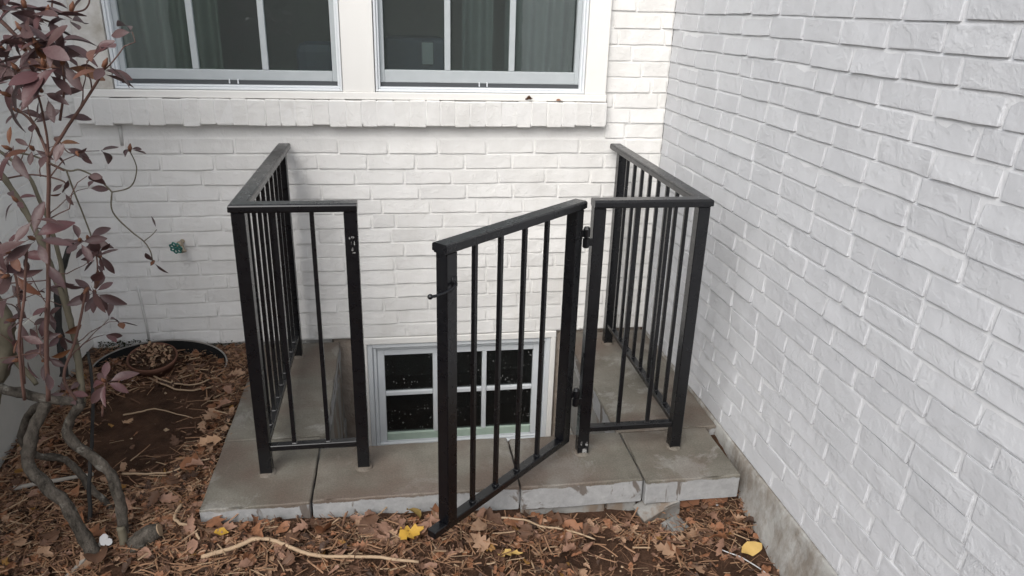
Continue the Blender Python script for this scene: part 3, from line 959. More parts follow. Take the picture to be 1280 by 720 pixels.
# ------------------------------------------------------------------ garden tap, pots
tap = empty('garden_tap', (-.222, 0, .512))
tag(tap, 'small outdoor tap with a green wheel handle on the white back wall', 'tap')
bm = bmesh.new()
lathe(bm, [(.022, 0), (.022, .004), (.010, .006), (.010, .05), (.014, .052), (.014, .07), (.001, .071)], 16)
bmesh.ops.rotate(bm, cent=(0, 0, 0), matrix=Matrix.Rotation(pi / 2, 3, 'X'), verts=bm.verts)
bmesh.ops.translate(bm, vec=(0, .004, 0), verts=bm.verts)
tube(bm, smooth_path([(.003, -.05, -.002), (.012, -.062, -.012), (.020, -.070, -.03)], 3), [.010, .010, .010, .0095, .0095, .011, .0115], 10)
build('valve_body', bm, M['brass'], tap, smooth=True)
bm = bmesh.new()
n = 70
prof = [(-.0045, 0), (0, -.005), (.0045, 0), (0, .005)]
rings = []
for k in range(n):
    a = 2 * pi * k / n
    r0 = .0235 + .0028 * cos(7 * a)
    rings.append([bm.verts.new(((r0 + p) * cos(a), q, (r0 + p) * sin(a))) for p, q in prof])
for k in range(n):
    for i in range(4):
        bm.faces.new((rings[k][i], rings[k][(i + 1) % 4], rings[(k + 1) % n][(i + 1) % 4], rings[(k + 1) % n][i]))
for k in range(7):
    a = 2 * pi * (k + .5) / 7
    tube(bm, [(.004 * cos(a), 0, .004 * sin(a)), (.022 * cos(a), 0, .022 * sin(a))], [.0042, .0042], 6)
bmesh.ops.create_uvsphere(bm, u_segments=10, v_segments=6, radius=.008)
h = build('wheel_handle', bm, M['enamel'], tap, (-.006, -.088, -.004), smooth=True)
h.rotation_euler = (.25, 0, -.25)
bm = bmesh.new(); tube(bm, [(-.001, -.06, 0), (-.006, -.088, -.004)], [.006, .006], 8); build('stem', bm, M['brass'], tap, smooth=True)

pl = empty('planter', (-.33, -.205, -.042)); tag(pl, 'large half buried black planter with bleached rim against the back wall', 'planter')
bm = bmesh.new()
lathe(bm, [(.275, -.06), (.282, .045), (.270, .047), (.262, -.06)], 48, (0, 0, 0), .60)
for v in bm.verts: v.co.z += .30 * v.co.y
build('tub', bm, M['blackplastic'], pl, smooth=True)
bm = bmesh.new()
pts = [(.278 * cos(2 * pi * k / 60), .60 * .278 * sin(2 * pi * k / 60), .047 + .30 * .60 * .278 * sin(2 * pi * k / 60)) for k in range(61)]
tube(bm, pts, [.0038] * 61, 6, False)
build('rim', bm, M['rim'], pl, smooth=True)
pt = empty('flower_pot', (-.355, -.195, -.02)); tag(pt, 'shallow terracotta flower pot filled with dead stalks inside the buried planter', 'flower pot')
pt.rotation_euler = (.20, .05, 0)
bm = bmesh.new()
lathe(bm, [(.001, 0), (.074, 0), (.093, .058), (.098, .060), (.101, .080), (.0985, .083), (.095, .081), (.092, .070)], 32)
build('bowl', bm, M['terracotta'], pt, smooth=True)
bm = bmesh.new()
rings = lathe(bm, [(.001, .080)] + [(.0925 * i / 8, .076 - .00002 * i) for i in range(1, 9)], 28)
for v in bm.verts: v.co.z += .007 * ns(v.co.x * 40, v.co.y * 40, 3) + .004 * ns(v.co.x * 110, v.co.y * 110, 4)
build('potting_soil', bm, M['soil'], pt, smooth=True)


# ------------------------------------------------------------------ leaves
def leaf_geom(L, Wd, kind, R, curl=.5):
    """a leaf lying along +X from its stalk, folded along the midrib: 3 points at each station"""
    if kind == 'oak':
        ws = [.05, .35, .75, .42, 1.0, .55, .9, .45, .12]
    elif kind == 'maple':
        ws = [.06, .95, .60, 1.0, .45, .60, .25, .05]
    elif kind == 'oval':
        ws = [.04, .55, .92, 1.0, .88, .55, .06]
    else:
        ws = [.3, .9, .7, 1.0, .8, .5]
    n = len(ws)
    bend, fold, tw = R.uniform(-.5, 1.0) * curl, R.uniform(-.2, .9) * curl, R.uniform(-.8, .8) * curl
    s0 = R.uniform(0, 99)
    V, F = [], []
    for i, w in enumerate(ws):
        u = i / (n - 1)
        x = L * u
        zc = bend * L * .6 * (u - u * u * 1.2) + .08 * L * ns(u * 3, s0)
        for sd in (-1, 0, 1):
            ww = Wd * .5 * w * (1 + .3 * ns(u * 5, sd * 3, s0 + 5)) if sd else 0
            y = sd * ww * (1 - .15 * abs(fold))
            z = zc + (abs(y) * fold + y * tw * (u - .5) * 1.5 + .17 * L * ns(u * 4 + 3, sd * 2.1, s0 + 9) * (1 if sd else .4))
            xo = -.12 * L * abs(sd) * (.5 if kind in ('oak', 'maple') else 0) * (1 if i % 2 == 0 else -.6)
            V.append((x + xo - L / 2, y, z))
    for i in range(n - 1):
        a = i * 3
        F += [(a, a + 3, a + 4, a + 1), (a + 1, a + 4, a + 5, a + 2)]
    return V, F

def bare(x, y):
    return math.exp(-(((x + .26) / .30) ** 2 + ((y + .60) / .50) ** 2) ** 4)
def dens(x, y):
    if x < -.64 or x > 1.91: return 0
    if x > .05 and y > -1.25 and not (1.56 < x and y < -1.12): return 0
    if y > -.02: return 0
    if (x + .33) ** 2 / .29 ** 2 + (y + .205) ** 2 / .18 ** 2 < 1: return .12
    d = 1 - .995 * bare(x, y)
    if x > 1.28:
        d *= .16 if y < -1.36 else .55
    elif y < -1.37:
        d *= .42
    if y < -1.8: d *= .35
    return d * (.55 + .8 * max(0, .5 + ns(x * 4, y * 4, 8)))
R = random.Random(31)
V, F, MI = [], [], []
def put(geom, x, y, z, rz, rx, ry, mi):
    m = Matrix.Translation((x, y, z)) @ Matrix.Rotation(rz, 4, 'Z') @ Matrix.Rotation(rx, 4, 'X') @ Matrix.Rotation(ry, 4, 'Y')
    n0 = len(V)
    for v in geom[0]:
        p = m @ Vector(v)
        V.append(p)
    low = min(p.z - gz(p.x, p.y, False) for p in V[n0:])
    for f in geom[1]:
        F.append(tuple(n0 + i for i in f)); MI.append(mi)
cnt = 0
while cnt < 7600:
    x, y = R.uniform(-.64, 1.91), -2.9 + 2.88 * R.random() ** .55
    if R.random() > dens(x, y): continue
    L = R.choice((.010, .013, .016, .02, .024, .028, .034, .046)) * R.uniform(.8, 1.25)
    k = R.choice(('oak', 'maple', 'oval', 'bit', 'bit', 'bit'))
    g = leaf_geom(L, L * (R.uniform(.2, .75) if k == 'bit' else R.uniform(.5, .95)), k, R, .9)
    put(g, x, y, gz(x, y) + R.uniform(.001, .020), R.uniform(0, 6.28), R.gauss(0, .5), R.gauss(0, .45), R.choices(range(6), (24, 12, 30, 14, 18, 2))[0])
    cnt += 1
me = bpy.data.meshes.new('leaf_litter'); me.from_pydata(V, [], F)
for m in LEAFM: me.materials.append(m)
me.polygons.foreach_set('material_index', MI)
lit = mesh_obj('leaf_litter', me); lit['kind'] = 'stuff'
tag(lit, 'brown litter of broken dead leaves covering the soil', 'leaf litter')

V, F, MI = [], [], []
cnt = 0
while cnt < 12000:
    x, y = R.uniform(-.64, 1.91), -2.7 + 2.68 * R.random() ** .55
    d = dens(x, y) + .002
    if x > .05 and y > -1.25 and not (1.56 < x and y < -1.14): continue
    if y > -1.25: d *= 1.3
    if R.random() > d: continue
    L = R.uniform(.025, .10); w = R.choice((.0006, .0008, .001, .0013, .0018, .0026))
    a = R.uniform(0, 6.28); bnd = R.uniform(-.5, .5)
    z = gz(x, y) + R.uniform(.003, .022); sl = R.gauss(0, .16)
    n0 = len(V); px, py, pz = x, y, z
    ns_ = 4
    for i in range(ns_):
        nxv, nyv = -sin(a), cos(a)
        V.append((px + nxv * w, py + nyv * w, pz)); V.append((px - nxv * w, py - nyv * w, pz + w * .5)); V.append((px, py, pz + w * 1.6))
        a += bnd / ns_
        px += cos(a) * L / ns_; py += sin(a) * L / ns_; pz += sl * L / ns_ + R.uniform(-.002, .002)
    mi = R.choices((0, 1, 2), (45, 40, 15))[0]
    for i in range(ns_ - 1):
        q = n0 + 3 * i
        F += [(q, q + 3, q + 5, q + 2), (q + 2, q + 5, q + 4, q + 1)]; MI += [mi, mi]
    cnt += 1
me = bpy.data.meshes.new('needle_litter'); me.from_pydata(V, [], F)
for m in STRAWM: me.materials.append(m)
me.polygons.foreach_set('material_index', MI)
me.polygons.foreach_set('use_smooth', [True] * len(me.polygons))
st = mesh_obj('needle_litter', me); st['kind'] = 'stuff'
tag(st, 'tangle of dry needles and thin stalks over the leaf litter', 'needles')

V, F = [], []
for i in range(150):
    a, r_ = R.uniform(0, 6.28), .085 * R.random() ** .5
    g = leaf_geom(R.uniform(.01, .03), R.uniform(.004, .016), 'bit', R, 1.0)
    m = Matrix.Translation((r_ * cos(a), r_ * sin(a), .081 + R.uniform(0, .012))) @ Matrix.Rotation(R.uniform(0, 6.28), 4, 'Z') @ Matrix.Rotation(R.gauss(0, .4), 4, 'X') @ Matrix.Rotation(R.gauss(0, .4), 4, 'Y')
    n0 = len(V)
    V += [m @ Vector(v) for v in g[0]]; F += [tuple(n0 + q for q in f) for f in g[1]]
me = bpy.data.meshes.new('dead_stalks'); me.from_pydata(V, [], F)
for m in (LEAFM[2], LEAFM[1], STRAWM[2], LEAFM[4]): me.materials.append(m)
me.polygons.foreach_set('material_index', [(i // 10) % 4 for i in range(len(F))])
ds = mesh_obj('dead_stalks', me, pt); ds['kind'] = 'stuff'

# small crumbs and pebbles of the bare soil
V, F, MI = [], [], []
for i in range(1500):
    x, y = R.uniform(-.62, 1.9), -2.2 + 2.15 * R.random() ** .6
    if x > .05 and y > -1.25 and not (1.6 < x and y < -1.16): continue
    s = R.choice((.003, .004, .005, .007, .010)) * R.uniform(.6, 1.2)
    z = gz(x, y) + s * .25
    n0 = len(V)
    for d in ((1, 0, 0), (-1, 0, 0), (0, 1, 0), (0, -1, 0), (0, 0, 1), (0, 0, -1)):
        V.append((x + d[0] * s * R.uniform(.6, 1.2), y + d[1] * s * R.uniform(.6, 1.2), z + d[2] * s * R.uniform(.5, .9)))
    for a, b, c in ((0, 2, 4), (2, 1, 4), (1, 3, 4), (3, 0, 4), (2, 0, 5), (1, 2, 5), (3, 1, 5), (0, 3, 5)):
        F.append((n0 + a, n0 + b, n0 + c)); MI.append(0)
    MI[-8:] = [R.choices((0, 1, 2), (80, 14, 3))[0]] * 8
me = bpy.data.meshes.new('soil_crumbs'); me.from_pydata(V, [], F)
for m in (M['soil'], M['wood'], M['scrap']): me.materials.append(m)
me.polygons.foreach_set('material_index', MI)
cr = mesh_obj('soil_crumbs', me); cr['kind'] = 'stuff'
tag(cr, 'small dark crumbs and grit scattered on the soil', 'soil crumbs')

# whole leaves lying on top, one object each
def leaf_mesh(name, L, Wd, kind, mat, R, curl=.7, sub=False):
    V_, F_ = leaf_geom(L, Wd, kind, R, curl)
    me = bpy.data.meshes.new(name); me.from_pydata(V_, [], F_); me.materials.append(mat)
    me.polygons.foreach_set('use_smooth', [True] * len(me.polygons))
    return me
variants = []
for i in range(24):
    k = ('oak', 'maple', 'oval', 'oak', 'maple', 'bit')[i % 6]
    L = R.uniform(.050, .078)
    variants.append(leaf_mesh('fallen_leaf', L, L * R.uniform(.55, .95), k, LEAFM[(0, 1, 3, 2, 0, 3)[(i * 5 + i // 6) % 6]], R, 1.0))
placed = 0
while placed < 125:
    if placed < 72:
        x, y = R.uniform(.0, 1.35), -1.25 - abs(R.gauss(0, .07))
        lab, grp = 'dry brown leaf lying loose along the front of the stone slabs', 'loose leaves before the slabs'
    elif placed < 94:
        x, y = R.uniform(-.07, .045), R.uniform(-1.2, -.25)
        lab, grp = 'dry brown leaf lying in the strip beside the left slab', 'loose leaves beside the left slab'
    elif placed < 106:
        x, y = R.uniform(1.5, 1.88), R.uniform(-1.6, -1.26)
        lab, grp = 'dry brown leaf on the bare soil below the right end slab', 'loose leaves below the right slab'
    else:
        x, y = R.uniform(-.45, -.02), R.uniform(-1.36, -.98)
        lab, grp = 'dry brown leaf on the litter around the foot of the shrub', 'loose leaves round the shrub foot'
    lm = R.choice(variants)
    hue = {'dry leaf russet': 'russet', 'dry leaf tan': 'pale tan', 'dry leaf pink brown': 'pinkish brown', 'dry leaf brown': 'dark brown'}[lm.materials[0].name]
    size = 'large' if max(v.co.x for v in lm.vertices) - min(v.co.x for v in lm.vertices) > .066 else 'smaller'
    if placed < 72:
        lab = 'along the front of the corner slab left of the gate' if x < .41 else 'in front of the slab just left of the gate tip' if x < .78 else 'under the swung gate before the middle slab' if x < 1.1 else 'in front of the slab right of the gate'
    else:
        lab = lab.split('leaf ', 1)[1]
    lab = size + ' ' + hue + ' dead leaf ' + lab
    grp = lab
    o = mesh_obj('fallen_leaf', lm, None, (x, y, gz(x, y) + R.uniform(.014, .032)))
    o.rotation_euler = (R.gauss(0, .35), R.gauss(0, .35), R.uniform(0, 6.28))
    tag(o, lab, 'leaf', grp)
    placed += 1
def one_leaf(label, x, y, z, L, Wd, kind, mat, rot, seed, curl=.5):
    o = mesh_obj('fallen_leaf', leaf_mesh('fallen_leaf', L, Wd, kind, mat, random.Random(seed), curl), None, (x, y, z))
    o.rotation_euler = rot
    tag(o, label, 'leaf')
one_leaf('bright yellow leaf on the litter below the gate tip', .727, -1.345, gz(.727, -1.345) + .036, .078, .070, 'maple', M['leaf_yellow'], (.15, -.12, .3), 1)
one_leaf('olive yellow leaf against the slab left of the gate post', .735, -1.262, gz(.735, -1.262) + .040, .070, .055, 'oval', M['leaf_olive'], (.5, .1, 2.2), 2)
one_leaf('straw yellow leaf at the bottom edge right of the gate', 1.03, -1.415, gz(1.03, -1.415) + .026, .080, .042, 'oak', M['leaf_straw'], (.1, 0, 3.0), 3)
one_leaf('pale yellow leaf on soil near the right wall', 1.845, -1.435, gz(1.845, -1.435) + .024, .085, .058, 'oval', M['leaf_straw'], (.2, -.15, .25), 4)
one_leaf('tan lobed oak leaf beside the left slab', .010, -.825, gz(.01, -.825) + .030, .092, .068, 'oak', M['leaf_tan'], (.1, -.1, .2), 5)
one_leaf('small yellow leaf by the left slab front', .145, -1.30, gz(.145, -1.30) + .034, .045, .03, 'oval', M['leaf_yellow'], (.2, .1, .1), 6)
one_leaf('small tan leaf on the bare soil behind the shrub', -.33, -.62, gz(-.33, -.62) + .012, .048, .038, 'maple', M['leaf_tan'], (.1, .1, 1.2), 7)
one_leaf('larger brown leaf scrap on the window sill', 1.290, -.043, 1.137, .040, .022, 'oval', LEAFM[2], (.6, .3, 2.7), 8, .9)
one_leaf('smaller brown leaf scrap on the window sill', 1.425, -.045, 1.134, .030, .016, 'oval', LEAFM[0], (.5, .1, .2), 9, .9)

# twigs, stick, stump, scrap
def twig(name, label, cat, pts, r0, r1, mat, seed=0, n=7, grnd=True):
    P = smooth_path(pts, 5)
    if grnd:
        P = [Vector((p.x + .004 * ns(i * .6, seed), p.y + .004 * ns(i * .6, seed + 5), p.z + .003 * ns(i * .5, seed + 9))) for i, p in enumerate(P)]
    bm = bmesh.new()
    N = len(P)
    tube(bm, P, [r0 + (r1 - r0) * i / (N - 1) for i in range(N)], n, True, .25, seed)
    o = build(name, bm, mat, None, smooth=True)
    tag(o, label, cat)
    return o
def G(x, y, h=.012): return (x, y, gz(x, y) + h)
twig('twig', 'long pale twig lying across the leaf litter at the bottom', 'twig', [G(.10, -1.37, .018), G(.19, -1.352, .024), G(.255, -1.338, .03), G(.318, -1.345, .026), G(.385, -1.385, .026), G(.47, -1.405, .024), G(.60, -1.412, .022), G(.745, -1.435, .02)], .0075, .0045, M['wood'], 1)
twig('twig', 'thin pale vine curving below the terracotta pot', 'twig', [G(-.37, -.27), G(-.30, -.33), G(-.20, -.40), G(-.11, -.405), G(-.055, -.365)], .004, .003, M['wood'], 2)
twig('twig', 'second thin vine looped just behind the first', 'twig', [G(-.35, -.27, .015), G(-.25, -.345, .018), G(-.15, -.37, .02), G(-.07, -.32, .02), G(-.03, -.38, .014)], .0035, .0025, M['wood'], 3)
twig('twig', 'short bent root on the bare soil', 'twig', [G(-.36, -.585), G(-.30, -.565, .02), G(-.254, -.548, .024), G(-.18, -.58, .02), G(-.10, -.615)], .0035, .002, M['wood'], 4)
twig('twig', 'slender straw twig between shrub foot and left slab', 'twig', [G(-.25, -.955, .02), G(-.17, -.965, .022), G(-.089, -.963, .026), G(-.03, -.935, .022), G(.03, -.915, .02)], .004, .003, M['wood'], 5)
twig('twig', 'pale root bending down past the left slab corner', 'twig', [G(-.015, -1.13, .02), G(-.02, -1.19, .025), G(.005, -1.235, .025), G(.05, -1.26, .022), G(.085, -1.315, .02)], .006, .004, M['wood'], 6)
twig('twig', 'straight thin white stalk on the soil by the right wall', 'twig', [G(1.745, -1.41, .016), G(1.80, -1.465, .018), G(1.865, -1.55, .014)], .0022, .0018, M['scrap'], 7)
twig('twig', 'short brown twig in front of the middle slab', 'twig', [G(1.15, -1.285, .022), G(1.25, -1.31, .026), G(1.33, -1.345, .018)], .004, .003, M['wood'], 8)
twig('twig', 'curled pale twig on the litter below the right slab joint', 'twig', [G(1.02, -1.27, .03), G(1.10, -1.275, .036), G(1.17, -1.30, .03)], .0035, .003, M['wood'], 9)
twig('twig', 'grey branch on the litter behind the shrub trunks', 'twig', [G(-.56, -1.02, .022), G(-.46, -.99, .028), G(-.34, -.955, .024)], .008, .006, M['greywood'], 10)
bm = bmesh.new(); box(bm, -.075, .075, -.0055, .0055, -.004, .004, .001)
o = build('wooden_lath', bm, M['greywood'], None, (-.228, -1.335, -.052)); o.rotation_euler = (0.1, -.30, .95)
tag(o, 'straight grey lath leaning at the foot of the shrub', 'lath')
stub = empty('stump', (-.085, -1.285, gz(-.085, -1.285))); tag(stub, 'sawn off grey stump stub beside the shrub foot', 'stump')
bm = bmesh.new(); tube(bm, [(-.05, .0, -.03), (-.02, .0, .01), (.02, .005, .035), (.045, .008, .043)], [.036, .034, .028, .024], 12, True, .35, 4)
build('wood', bm, M['bark'], stub, smooth=True)
bm = bmesh.new(); tube(bm, [(.040, .0075, .0415), (.0475, .0085, .0438)], [.021, .020], 12); build('cut_face', bm, M['wood'], stub)
stub2 = twig('stump', 'small upright cut stem between trunk and stump', 'stump', [G(-.145, -1.292, -.01), G(-.14, -1.29, .03), (-.142, -1.288, gz(-.142, -1.288) + .075)], .013, .012, M['greenbark'], 12)
bm = bmesh.new()
for (a, b, c, d) in ((-.012, .0, .017, .026), (.008, -.006, .014, .017)):
    n = 9
    lo = [bm.verts.new((a + c * cos(2 * pi * k / n) * (1 + .25 * ns(k * 2.1, a * 50)), -.001 + b, b + d * sin(2 * pi * k / n) * (1 + .2 * ns(k * 1.7, d * 90)))) for k in range(n)]
    f = bm.faces.new(lo)
    e = bmesh.ops.extrude_face_region(bm, geom=[f])
    bmesh.ops.translate(bm, vec=(0, .003, 0), verts=[v for v in e['geom'] if isinstance(v, bmesh.types.BMVert)])
o = build('plastic_scrap', bm, M['scrap'], None, (-.180, -1.305, gz(-.18, -1.305) + .045)); o.rotation_euler = (-.25, .2, .1); o.scale = (.72, .72, .72)
tag(o, 'torn white scrap at the foot of the shrub trunks', 'scrap')

# moss along the foot of the back wall
V, F = [], []
for i in range(700):
    x = R.uniform(-.64, -.38) if R.random() < .8 else R.uniform(-.38, .05)
    y = R.uniform(-.03, .004); z = R.uniform(.0, .045 if x < -.4 else .02)
    s = R.uniform(.003, .009); n0 = len(V)
    a = R.uniform(0, 6.28)
    V += [(x, y, z), (x + s * cos(a), y - abs(s * sin(a)), z + s), (x + s * cos(a + 1), y - s * .5, z + s * 1.2), (x + s * .5 * cos(a + 2), y, z + s * .6)]
    F += [(n0, n0 + 1, n0 + 2), (n0, n0 + 2, n0 + 3)]
me = bpy.data.meshes.new('moss'); me.from_pydata(V, [], F); me.materials.append(M['moss'])
ms = mesh_obj('moss', me); ms['kind'] = 'stuff'; tag(ms, 'thin dark moss along the foot of the back wall', 'moss')

# ------------------------------------------------------------------ shrub
STEMS = [
    ([(-0.204,-1.320,-0.119), (-0.224,-1.320,-0.026), (-0.261,-1.310,0.091), (-0.312,-1.290,0.159), (-0.364,-1.270,0.224), (-0.357,-1.260,0.279), (-0.328,-1.250,0.356), (-0.289,-1.240,0.418)], 0.03, 0.026),
    ([(-0.149,-1.240,-0.071), (-0.157,-1.240,0.027), (-0.159,-1.230,0.137), (-0.194,-1.220,0.196), (-0.265,-1.210,0.278), (-0.257,-1.210,0.327), (-0.214,-1.220,0.402)], 0.026, 0.022),
    ([(-0.437,-1.260,0.507), (-0.370,-1.250,0.462), (-0.298,-1.240,0.427), (-0.210,-1.220,0.400)], 0.022, 0.021),
    ([(-0.214,-1.120,-0.093), (-0.277,-1.100,0.008), (-0.360,-1.080,0.122), (-0.426,-1.100,0.161), (-0.448,-1.120,0.242), (-0.383,-1.150,0.340), (-0.311,-1.200,0.405)], 0.018, 0.016),
    ([(-0.291,-1.200,-0.146), (-0.269,-1.180,-0.010), (-0.260,-1.150,0.118), (-0.231,-1.100,0.343), (-0.261,-1.000,0.460)], 0.01, 0.006),
    ([(-0.228,-1.180,0.378), (-0.231,-1.150,0.453), (-0.248,-1.100,0.612), (-0.282,-1.080,0.781), (-0.315,-1.060,0.895), (-0.356,-1.040,0.994), (-0.416,-1.020,1.092)], 0.0125, 0.0085),
    ([(-0.293,-1.000,0.571), (-0.301,-0.970,0.794), (-0.331,-0.950,0.937), (-0.367,-0.930,1.016), (-0.434,-0.900,1.070)], 0.009, 0.006),
    ([(-0.529,-0.620,0.190), (-0.521,-0.600,0.310), (-0.512,-0.580,0.460), (-0.488,-0.550,0.572), (-0.440,-0.550,0.691)], 0.02, 0.016),
    ([(-0.464,-1.200,0.414), (-0.406,-1.200,0.526), (-0.371,-1.200,0.636), (-0.388,-1.200,0.732)], 0.034, 0.028),
    ([(-0.381,-1.200,0.588), (-0.379,-1.180,0.515), (-0.329,-1.200,0.458)], 0.016, 0.012),
    ([(-0.186,-1.300,0.454), (-0.204,-1.300,0.530), (-0.160,-1.280,0.639), (-0.120,-1.280,0.755), (-0.113,-1.280,0.773)], 0.0045, 0.0035),
    ([(-0.232,-1.350,0.485), (-0.202,-1.350,0.673), (-0.165,-1.350,0.850), (-0.130,-1.360,1.018), (-0.097,-1.380,1.147)], 0.006, 0.0042),
    ([(-0.097,-1.380,1.147), (-0.034,-1.400,1.221), (0.032,-1.420,1.296), (0.081,-1.440,1.361)], 0.0045, 0.003),
    ([(-0.097,-1.380,1.147), (-0.117,-1.360,1.202), (-0.136,-1.350,1.232), (-0.166,-1.330,1.247)], 0.0035, 0.0025),
    ([(-0.097,-1.380,1.147), (-0.083,-1.400,1.208), (-0.074,-1.420,1.265), (-0.071,-1.440,1.308)], 0.003, 0.0025),
    ([(-0.049,-1.400,1.236), (-0.021,-1.420,1.301), (-0.006,-1.440,1.363)], 0.003, 0.0022),
    ([(-0.254,-1.420,0.526), (-0.224,-1.440,0.694), (-0.188,-1.440,0.821), (-0.153,-1.450,0.945)], 0.0042, 0.003),
    ([(-0.334,-1.250,0.486), (-0.322,-1.220,0.667), (-0.319,-1.200,0.754), (-0.320,-1.200,0.868)], 0.0045, 0.003),
    ([(-0.307,-1.100,1.107), (-0.273,-1.050,1.084), (-0.214,-1.020,1.039), (-0.186,-1.000,1.037), (-0.154,-0.980,1.009), (-0.134,-0.970,0.981), (-0.121,-0.970,0.964)], 0.003, 0.0024),
    ([(-0.121,-0.970,0.964), (-0.130,-0.970,0.920), (-0.124,-0.960,0.883), (-0.091,-0.950,0.834), (-0.065,-0.940,0.800), (-0.050,-0.940,0.768), (-0.051,-0.930,0.733)], 0.0023, 0.0018),
    ([(-0.065,-0.940,0.800), (-0.042,-0.930,0.817), (-0.028,-0.920,0.832)], 0.0016, 0.0013),
    ([(-0.121,-0.970,0.964), (-0.076,-0.980,0.975), (-0.050,-0.990,0.997), (-0.033,-1.000,1.037), (-0.035,-1.000,1.065), (-0.044,-1.000,1.092)], 0.0021, 0.0016),
    ([(-0.214,-1.020,1.039), (-0.210,-1.000,0.960), (-0.209,-0.980,0.907), (-0.203,-0.970,0.842), (-0.201,-0.970,0.817)], 0.0024, 0.002),
    ([(-0.402,-1.000,1.009), (-0.315,-1.000,1.024), (-0.234,-1.000,1.003), (-0.244,-1.000,0.972)], 0.003, 0.002),
    ([(-0.058,-1.400,1.185), (-0.049,-1.390,1.160), (-0.034,-1.380,1.157)], 0.0016, 0.0013),
    ([(-0.201,-0.970,0.817), (-0.146,-1.100,0.784), (-0.125,-1.200,0.748)], 0.0024, 0.002),
    ([(-0.127,-1.300,0.399), (-0.104,-1.310,0.480), (-0.095,-1.320,0.515)], 0.0036, 0.003),
    ([(-0.203,-1.300,1.321), (-0.139,-1.320,1.338), (-0.066,-1.340,1.355)], 0.003, 0.002),
    ([(-0.096,-1.200,1.492), (-0.097,-1.200,1.467), (-0.039,-1.200,1.469), (-0.018,-1.200,1.484), (-0.011,-1.200,1.506)], 0.0024, 0.0018),
    ([(-0.184,-1.300,1.455), (-0.141,-1.320,1.414), (-0.090,-1.360,1.373), (-0.056,-1.400,1.333)], 0.005, 0.003),
    ([(-0.413,-1.100,0.731), (-0.328,-1.100,0.735), (-0.281,-1.100,0.739)], 0.0022, 0.0018),
    ([(-0.352,-1.050,0.608), (-0.318,-1.050,0.645), (-0.332,-1.060,0.572)], 0.0016, 0.0013),
]
WHORLS = [
    ((0.081,-1.440,1.364), 7, 0.085, (0.50,0.03,0.86)),
    ((-0.051,-1.440,1.404), 9, 0.105, (-0.26,-0.15,0.95)),
    ((-0.094,-1.400,1.434), 9, 0.1, (-0.39,-0.18,0.90)),
    ((-0.016,-1.420,1.420), 8, 0.1, (0.27,-0.14,0.95)),
    ((-0.128,-1.380,1.348), 8, 0.105, (-0.41,-0.32,0.85)),
    ((-0.039,-1.450,1.363), 8, 0.11, (0.12,-0.56,0.82)),
    ((-0.005,-1.440,1.366), 7, 0.1, (0.40,-0.65,0.65)),
    ((-0.066,-1.430,1.307), 6, 0.09, (-0.13,-0.74,0.66)),
    ((-0.131,-1.420,1.393), 8, 0.1, (-0.60,-0.18,0.78)),
    ((-0.019,-1.300,1.477), 5, 0.085, (0.30,0.09,0.95)),
    ((-0.098,-1.350,1.483), 9, 0.1, (-0.04,-0.05,1.00)),
    ((-0.141,-1.350,1.474), 8, 0.1, (-0.04,-0.05,1.00)),
    ((-0.051,-1.350,1.468), 7, 0.1, (0.18,0.02,0.98)),
    ((-0.150,-1.400,1.292), 5, 0.1, (-0.48,-0.76,0.43)),
    ((-0.166,-1.330,1.247), 5, 0.07, (-0.47,-0.71,0.53)),
    ((-0.165,-1.300,1.153), 5, 0.07, (0.13,-0.80,0.59)),
    ((-0.219,-1.300,1.153), 7, 0.085, (-0.50,-0.67,0.54)),
    ((-0.095,-1.380,1.155), 5, 0.05, (-0.02,0.05,1.00)),
    ((-0.034,-1.380,1.158), 3, 0.055, (0.47,-0.75,-0.46)),
    ((-0.043,-1.000,1.097), 4, 0.055, (0.21,0.11,0.97)),
    ((-0.138,-1.450,0.969), 8, 0.115, (-0.14,-0.82,0.55)),
    ((-0.247,-1.350,0.905), 7, 0.105, (-0.48,-0.76,0.43)),
    ((-0.248,-1.380,0.852), 5, 0.1, (-0.37,-0.93,0.00)),
    ((-0.207,-0.980,0.825), 9, 0.085, (0.15,-0.50,0.85)),
    ((-0.155,-1.050,0.792), 7, 0.085, (0.38,-0.92,-0.07)),
    ((-0.127,-1.200,0.736), 9, 0.09, (0.25,-0.79,0.57)),
    ((-0.113,-1.280,0.773), 6, 0.095, (-0.24,-0.88,-0.41)),
    ((-0.052,-0.930,0.728), 3, 0.062, (-0.14,-0.94,-0.32)),
    ((-0.028,-0.920,0.834), 2, 0.045, (0.74,-0.46,0.50)),
    ((-0.096,-1.320,0.520), 7, 0.085, (-0.11,-0.59,0.80)),
    ((-0.278,-1.250,0.619), 7, 0.085, (-0.15,-0.88,0.46)),
    ((-0.294,-1.200,0.533), 6, 0.09, (0.08,-0.99,0.12)),
    ((-0.262,-1.150,0.584), 6, 0.08, (0.19,-0.97,0.12)),
    ((-0.310,-1.300,0.584), 5, 0.085, (-0.49,-0.85,0.21)),
    ((-0.330,-1.050,0.607), 4, 0.06, (-0.14,-0.81,0.57)),
    ((-0.240,-1.000,0.972), 3, 0.05, (0.27,-0.96,-0.08)),
    ((-0.275,-1.200,0.999), 4, 0.07, (-0.34,-0.43,0.84)),
    ((-0.139,-1.200,0.887), 5, 0.08, (0.41,-0.72,0.55)),
    ((-0.300,-1.300,0.701), 5, 0.09, (-0.58,-0.76,0.31)),
    ((-0.249,-1.200,0.428), 6, 0.07, (0.10,-0.68,0.73)),
    ((-0.160,-1.250,1.383), 7, 0.1, (-0.11,-0.59,0.80)),
    ((-0.073,-1.300,1.384), 7, 0.1, (0.20,-0.75,0.63)),
    ((-0.194,-1.280,1.321), 6, 0.1, (-0.35,-0.68,0.64)),
]

